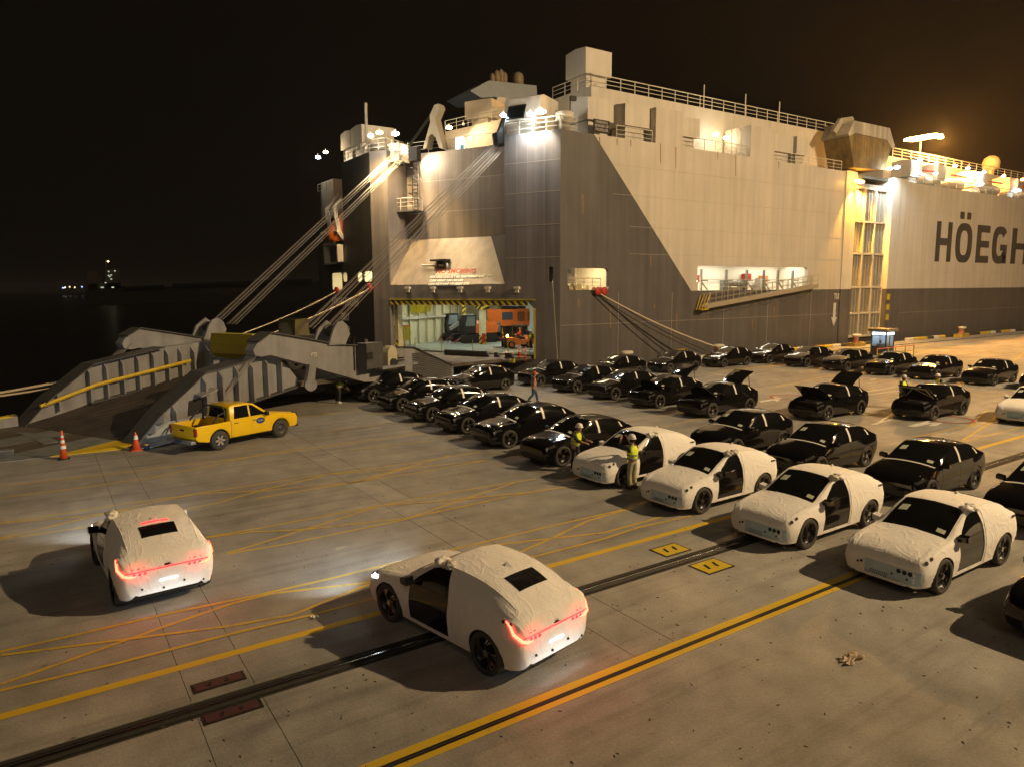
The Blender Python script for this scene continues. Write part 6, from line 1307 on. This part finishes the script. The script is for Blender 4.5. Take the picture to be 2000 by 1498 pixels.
# ------------------------------------------------------------------ guard booth with fence
q = gz(1722, 694); bo = root('guard_booth', q, 'small dark guard booth with cold lit windows before the hull', 'booth', None, rad(0)); bo.scale = (.72, .72, .86)
def BB(name, mb, mat, b=0, p=bo):
    o = mb.build(name, mat, p, world=False); return bev(o, b) if b else o
bm_ = M('booth_steel', (.05, .05, .05), .5, .2, .2, 3)
BB('base', MB().b2((-1.0, -1.0, .02), (1.0, 1.0, 1.0)), bm_, .02)
for x in (-.95, .95):
    for y in (-.95, .95): BB('corner_post', MB().b2((x-.07, y-.07, 1.0), (x+.07, y+.07, 2.6)), bm_)
BB('middle_post', MB().b2((-.12, -1.0, 1.0), (0, -.9, 2.2)), bm_); BB('middle_post', MB().b2((.93, -.06, 1.0), (1.0, .06, 2.2)), bm_)
BB('roof', MB().b2((-1.3, -1.3, 2.6), (1.3, 1.3, 2.92)), M('booth_roof', (.2, .17, .12), .6, 0, .2, 2), .04)
for nm, a, b_ in (('light_strip', (-.88, -1.0, 2.25), (.88, -.97, 2.5)), ('light_strip', (-1.0, -.88, 2.25), (-.97, .88, 2.5))): BB(nm, MB().b2(a, b_), M('booth_glow', (.8, .85, .9), .4, emit=(.70, .88, 1), es=4.5))
BB('transom_bar', MB().b2((-1.02, -1.02, 2.14), (1.02, -.96, 2.24)), bm_); BB('transom_bar', MB().b2((-1.02, -1.02, 2.14), (-.96, 1.02, 2.24)), bm_)
BB('back_wall', MB().b2((-.9, .9, 1.0), (.9, .95, 2.6)), M('booth_inside', (.55, .58, .6), .6)); BB('side_wall', MB().b2((.9, -.9, 1.0), (.94, .9, 2.6)), M('booth_inside2', (.55, .58, .6), .6))
for a, b_ in (((-.86, -.985, 1.02), (-.14, -.975, 2.13)), ((.02, -.985, 1.02), (.86, -.975, 2.13)), ((-.985, -.86, 1.02), (-.975, .86, 2.13))): BB('window_pane', MB().b2(a, b_), M('booth_pane', (.75, .8, .85), .05, trans=.95))
BB('desk', MB().b2((-.8, -.3, 1.0), (.8, .3, 1.25)), M('desk_grey', (.2, .2, .2), .6)); BB('chair_back', MB().b2((.1, .4, 1.0), (.5, .5, 1.6)), blk, .03)
al = area(q+Vector((0, 0, 2.1)), .9, .9, (.72, .88, 1), 22)
fe = M('fence_yellow', (.42, .30, .04), .6, 0, .2, 4); fb = M('fence_red_white', (.5, .12, .08), .6)
c = root('barrier', q+Vector((-.4, -2.2, 0)), 'low barrier with red and white boom around the guard booth', 'barrier')
mb = MB()
for i, x in enumerate((-4.6, -2.8, -1.6, .1, 1.6)): MB().tube([q+Vector((x, -2.1, 0)), q+Vector((x, -2.1, 1.0))], .05, 6).build('post', fe, c)
MB().tube([q+Vector((-4.6, -2.1, .95)), q+Vector((1.7, -2.1, 1.0))], .04, 6).build('boom', fb, c); MB().tube([q+Vector((-4.6, -2.1, .5)), q+Vector((1.7, -2.1, .5))], .03, 6).build('boom', fe, c)
mb = MB(); o_ = Vector((44.6, QE-1.0, 0))
c = root('mooring_gear', o_, 'rusty mooring gear frame on the quay edge under the hull', 'machinery'); MB().b2(o_+Vector((-.5, -.4, 0)), o_+Vector((.5, .4, .7))).build('gear_box', M('gear_olive', (.12, .11, .07), .7, 0, .3, 3), c)
for x in (1.4, 2.4): MB().b2(o_+Vector((x, -.3, 0)), o_+Vector((x+.1, .3, 1.1))).build('frame_post', fe, c)
MB().b2(o_+Vector((1.4, -.05, 1.0)), o_+Vector((2.5, .05, 1.12))).build('frame_bar', fe, c)
# ------------------------------------------------------------------ people
skin_m = M('skin', (.42, .24, .16), .6); vest_m = M('hi_vis_yellow', (.70, .86, .03), .6, emit=(.6, .8, .05), es=.0); band_m = M('grey_reflective', (.32, .33, .30), .4); helm_w = M('white_helmet', (.72, .72, .70), .35); helm_r = M('red_helmet', (.5, .07, .04), .35)
dark_c = M('dark_work_clothes', (.02, .022, .026), .8); beige_c = M('beige_trousers', (.34, .31, .20), .8, 0, .1, 9); shoe_w = M('pale_shoes', (.6, .6, .57), .6); shoe_d = M('dark_shoes', (.02, .02, .02), .7); orng_v = M('orange_vest', (.62, .16, .05), .7); blue_c = M('blue_jacket', (.05, .09, .16), .8); hair_m = M('black_hair', (.012, .01, .01), .6)
def skinmesh(verts, edges, radii, mat, name, lv=2, rootv=0):
    me = bpy.data.meshes.new(name); me.from_pydata([tuple(v) for v in verts], edges, []); o = bpy.data.objects.new(name, me); COL.objects.link(o)
    o.modifiers.new('s', 'SKIN'); sub = o.modifiers.new('u', 'SUBSURF'); sub.levels = lv; sub.render_levels = lv
    for i, r_ in enumerate(radii): me.skin_vertices[0].data[i].radius = (r_, r_) if not isinstance(r_, tuple) else r_
    me.skin_vertices[0].data[rootv].use_root = True
    bpy.context.view_layer.update()
    res = bpy.data.meshes.new_from_object(o.evaluated_get(bpy.context.evaluated_depsgraph_get())); bpy.data.objects.remove(o)
    res.materials.clear(); res.materials.append(mat); res.name = name
    for p in res.polygons: p.use_smooth = True
    return res
def person(loc, rz, label, pose='stand', vest=vest_m, trous=dark_c, shirt=dark_c, helm=helm_w, shoes=shoe_w, z=0., sc=1., lh=None, rh=None, backpack=False):
    r = root('person', (loc[0], loc[1], z), label, 'person', None, rz); r.scale = (sc, sc, sc)
    V = Vector
    hip, chest, neck, head = V((0, 0, .93)), V((.02, 0, 1.3)), V((.02, 0, 1.46)), V((.05, 0, 1.62))
    kn = [V((.04, .1, .5)), V((.04, -.1, .5))]; an = [V((-.02, .11, .08)), V((-.02, -.11, .08))]
    if pose == 'bend': chest, neck, head = V((.36, 0, 1.12)), V((.5, 0, 1.16)), V((.64, 0, 1.13))
    if pose == 'lean': chest, neck, head = V((.08, 0, 1.3)), V((.12, 0, 1.45)), V((.19, 0, 1.59))
    if pose == 'sit': kn = [V((.45, .12, .95)), V((.45, -.12, .95))]; an = [V((.48, .12, .5)), V((.48, -.12, .5))]
    if pose == 'walk': kn = [V((.16, .1, .5)), V((-.02, -.1, .5))]; an = [V((.22, .1, .09)), V((-.3, -.1, .16))]
    sh = [chest+V((0, .17, .1)), chest+V((0, -.17, .1))]
    hands = [lh, rh]; 
    for i, sg in ((0, 1), (1, -1)):
        if hands[i] is None: hands[i] = sh[i]+V((.1, .08*sg, -.62))
        else: hands[i] = V(hands[i])
    el = []
    for i, sg in ((0, 1), (1, -1)):
        m_ = (sh[i]+hands[i])/2; d = hands[i]-sh[i]; L_ = min(.56, d.length); hands[i] = sh[i]+d.normalized()*L_
        m_ = (sh[i]+hands[i])/2; k = math.sqrt(max(0, .29**2-(L_/2)**2)); dn_ = V((-.3, .4*sg, -.8)); dn_ -= d.normalized()*dn_.dot(d.normalized()); el.append(m_+dn_.normalized()*k)
    # one continuous body: trunk, head, arms, legs, fingers
    vs = [hip, (hip+chest)/2, chest, neck, head-(head-neck)*.25]; ra = [.12, .115, .13, .058, .06]; ed = [(0, 1), (1, 2), (2, 3), (3, 4)]
    for i in (0, 1):
        b = len(vs); hd = (hands[i]-el[i]).normalized(); pal = hands[i]+hd*.07
        vs += [sh[i], el[i], hands[i], pal]; ra += [.062, .047, .032, (.022, .036)]; ed += [(2, b), (b, b+1), (b+1, b+2), (b+2, b+3)]
        l0 = len(vs); vs += [hip+V((0, .095 if i == 0 else -.095, -.04)), kn[i], an[i]]; ra += [.09, .062, .045]; ed += [(0, l0), (l0, l0+1), (l0+1, l0+2)]
    body = obj('body', skinmesh(vs, ed, ra, skin_m, 'body'), r)
    hm = MB()
    hm.lathe([(.045, -.13), (.072, -.09), (.082, -.03), (.088, .03), (.086, .08), (.06, .115), (.01, .125)], head, n=14)
    hm.v = [((v[0]-head.x)*1.12+head.x, v[1], v[2]) for v in hm.v]; hm.build('head', skin_m, r, True, world=False)
    hobj = r.children[-1]
    fc = MB(); f = V((.098, 0, 0))
    fc.add([head+V((.09, -.014, .01)), head+V((.09, .014, .01)), head+V((.125, 0, -.025)), head+V((.09, -.018, -.035)), head+V((.09, .018, -.035))], [(0, 1, 2), (0, 2, 3), (1, 4, 2), (3, 2, 4)]); fc.build('nose', skin_m, r, world=False)
    for s in (-1, 1): MB().lathe([(.001, -.012), (.012, 0), (.001, .012)], head+V((.092, s*.035, .015)), n=8).build('eye', hair_m, r, world=False); MB().lathe([(.005, -.03), (.02, 0), (.005, .03)], head+V((0, s*.088, -.01)), n=8).build('ear', skin_m, r, True, world=False)
    MB().b2(head+V((.088, -.022, -.066)), head+V((.099, .022, -.057))).build('mouth', M('lips', (.3, .12, .1), .6), r, world=False)
    MB().lathe([(.089, -.06), (.096, .0), (.094, .06), (.06, .12)], head+V((-.018, 0, .0)), n=14).build('hair', hair_m, r, True, world=False)
    for i in (0, 1):                        # fingers: four and a thumb, each with a bend
        hd = (hands[i]-el[i]).normalized(); sdv = hd.cross(V((0, 0, 1))); sdv = sdv.normalized() if sdv.length > .1 else V((0, 1, 0)); up = sdv.cross(hd); mbf = MB()
        for k in range(4):
            b0_ = hands[i]+hd*.085+sdv*(-.03+.02*k); L_ = (.06, .07, .075, .062)[k]; mbf.tube([b0_-hd*.03, b0_, b0_+hd*L_*.5-up*.006, b0_+hd*L_*.8-up*.03], [.0095, .0095, .009, .007], 6)
        b0_ = hands[i]+hd*.02+sdv*.03; mbf.tube([b0_, b0_+sdv*.02+hd*.025, b0_+sdv*.025+hd*.055], [.011, .01, .008], 6); mbf.build('fingers', skin_m, r, True, world=False)
    def cloth(name, idx, edges, rad_, mat): return obj(name, skinmesh([vs[i] if isinstance(i, int) else i for i in idx], edges, rad_, mat, name), r)
    hl, hr_ = hip+V((0, .095, -.04)), hip+V((0, -.095, -.04))
    cloth('trousers', [hip+V((0, 0, .07)), hip, hl, kn[0], an[0]+V((0, 0, .03)), hr_, kn[1], an[1]+V((0, 0, .03))], [(0, 1), (1, 2), (2, 3), (3, 4), (1, 5), (5, 6), (6, 7)], [.13, .14, .108, .085, .075, .108, .085, .075], trous)
    cloth('shirt', [hip+V((0, 0, .03)), (hip+chest)/2, chest, sh[0], el[0], (el[0]+hands[0])/2, sh[1], el[1], (el[1]+hands[1])/2], [(0, 1), (1, 2), (2, 3), (3, 4), (4, 5), (2, 6), (6, 7), (7, 8)], [.14, .135, .15, .085, .066, .055, .085, .066, .055], shirt)
    if vest is not None:
        c1 = chest+(neck-chest)*.45
        obj('vest', skinmesh([hip-V((0, 0, .02)), (hip+chest)/2, chest, c1, chest+V((0, .13, .12)), chest+V((0, -.13, .12))], [(0, 1), (1, 2), (2, 3), (2, 4), (2, 5)], [.18, .172, .185, .10, .105, .105], vest, 'vest'), r)
        ax = (chest-hip).normalized()
        for t in (.16, .48):
            p = hip.lerp(chest, t); u = ax.cross(V((0, 1, 0))).normalized(); mbb = MB(); n_ = 18; r1 = .186
            ring_ = [p+u*math.cos(k*2*math.pi/n_)*r1*.98+V((0, 1, 0))*math.sin(k*2*math.pi/n_)*r1 for k in range(n_)]; mbb.add(ring_+[q_+ax*.05 for q_ in ring_], [(k, (k+1) % n_, n_+(k+1) % n_, n_+k) for k in range(n_)]); mbb.build('reflective_band', band_m, r, True, world=False)
    for a_ in an: bev(MB().prism([a_+V((-.08, -.05, -.075)), a_+V((.19, -.05, -.075)), a_+V((.18, -.05, -.03)), a_+V((.05, -.05, .04)), a_+V((-.07, -.05, .04))], (0, .1, 0)).build('shoe', shoes, r, world=False), .02)
    if helm is not None:
        h_ = MB(); h_.lathe([(.118, .045), (.115, .1), (.095, .155), (.05, .185), (.005, .19)], head, n=16); h_.lathe([(.118, .045), (.14, .04), (.14, .05), (.118, .055)], head, n=16, cap=False); h_.v = [((v[0]-head.x)*1.15+head.x, v[1], v[2]) for v in h_.v]; h_.build('helmet', helm, r, True, world=False)
    if backpack: bev(MB().box(chest+V((-.22, 0, -.08)), (.2, .3, .5)).build('backpack', orng_v, r, world=False), .06)
    return r
p = gz(672, 785); person((p.x-.45, p.y-.25), rad(25), 'worker in yellow vest and white helmet bending over the first black car', 'bend', lh=(.75, .1, .7), rh=(.72, -.15, .68))
p = gz(1042, 787); person((p.x, p.y), rad(-40), 'walking worker in orange vest and red helmet between the car rows', 'walk', vest=orng_v, shirt=blue_c, trous=blue_c, helm=helm_r, shoes=shoe_d)
person((15.75, 16.55), rad(88), 'worker in yellow vest and beige trousers seen from behind at the covered windscreen', 'stand', trous=beige_c, lh=(.36, .2, 1.62), rh=(.36, -.1, 1.6), shoes=shoe_d)
person((15.62, 19.35), rad(-80), 'worker in yellow vest and white helmet on the far side of the covered bonnet', 'lean', lh=(.5, .2, 1.15), rh=(.52, -.05, 1.12))
person((38.1, 19.6), rad(-100), 'worker in yellow vest standing behind the car with the raised bonnet', 'stand', lh=(.4, .1, 1.15), rh=(.4, -.1, 1.15))
person((40.6, 18.9), rad(160), 'worker in yellow vest holding white papers by the raised-bonnet car', 'lean', lh=(.42, .12, 1.25), rh=(.42, -.12, 1.25), shoes=shoe_d)
c = Vector((40.6, 18.9, 1.22))+Vector((-.55, .2, 0)); tag(MB().box(c, (.03, .3, .42), Matrix.Rotation(.6, 3, 'Y')).build('paper_sheets', M('white_paper', (.72, .72, .68), .7)), 'white papers held by the worker near the raised-bonnet car', 'papers')
q = sp(716, 672, 7.5); u_ = (q-C0).dot(NV); person((R(u_, 7.5, 0).x, R(u_, 7.5, 0).y), rad(200), 'person in orange jacket and cap walking on the ramp', 'stand', vest=orng_v, shirt=orng_v, helm=M('dark_cap', (.1, .1, .09), .7), z=dz(u_))
q = gz(1010, 680, FL); person((q.x+.38, q.y-.05), rad(172), 'forklift driver in red jacket and white helmet', 'sit', vest=None, shirt=M('red_jacket', (.4, .05, .04), .7), z=q.z+.12, lh=(.5, .12, 1.15), rh=(.5, -.12, 1.15))
q = gz(1037, 689, FL); person((q.x+1.6, q.y+2.2), rad(190), 'worker with vest and white helmet standing inside the stern door', 'stand', z=FL)
# ------------------------------------------------------------------ damp night air round the whole scene
hz = MB().b2((-3100, -300, -4.6), (4100, 5100, 43)).build('haze', None); hz['kind'] = 'stuff'; hz['label'] = 'thin damp night haze glowing round the lamps'
hm = bpy.data.materials.new('night_haze'); hm.use_nodes = True; t = hm.node_tree; t.nodes.clear()
o_ = t.nodes.new('ShaderNodeOutputMaterial'); pv = t.nodes.new('ShaderNodeVolumePrincipled'); pv.inputs['Density'].default_value = .00018; pv.inputs['Color'].default_value = (.95, .92, .88, 1); pv.inputs['Anisotropy'].default_value = .35
t.links.new(pv.outputs[0], o_.inputs['Volume']); hz.data.materials.clear(); hz.data.materials.append(hm)
# leave nothing unused behind
for me in [m_ for m_ in bpy.data.meshes if m_.users == 0]: bpy.data.meshes.remove(me)
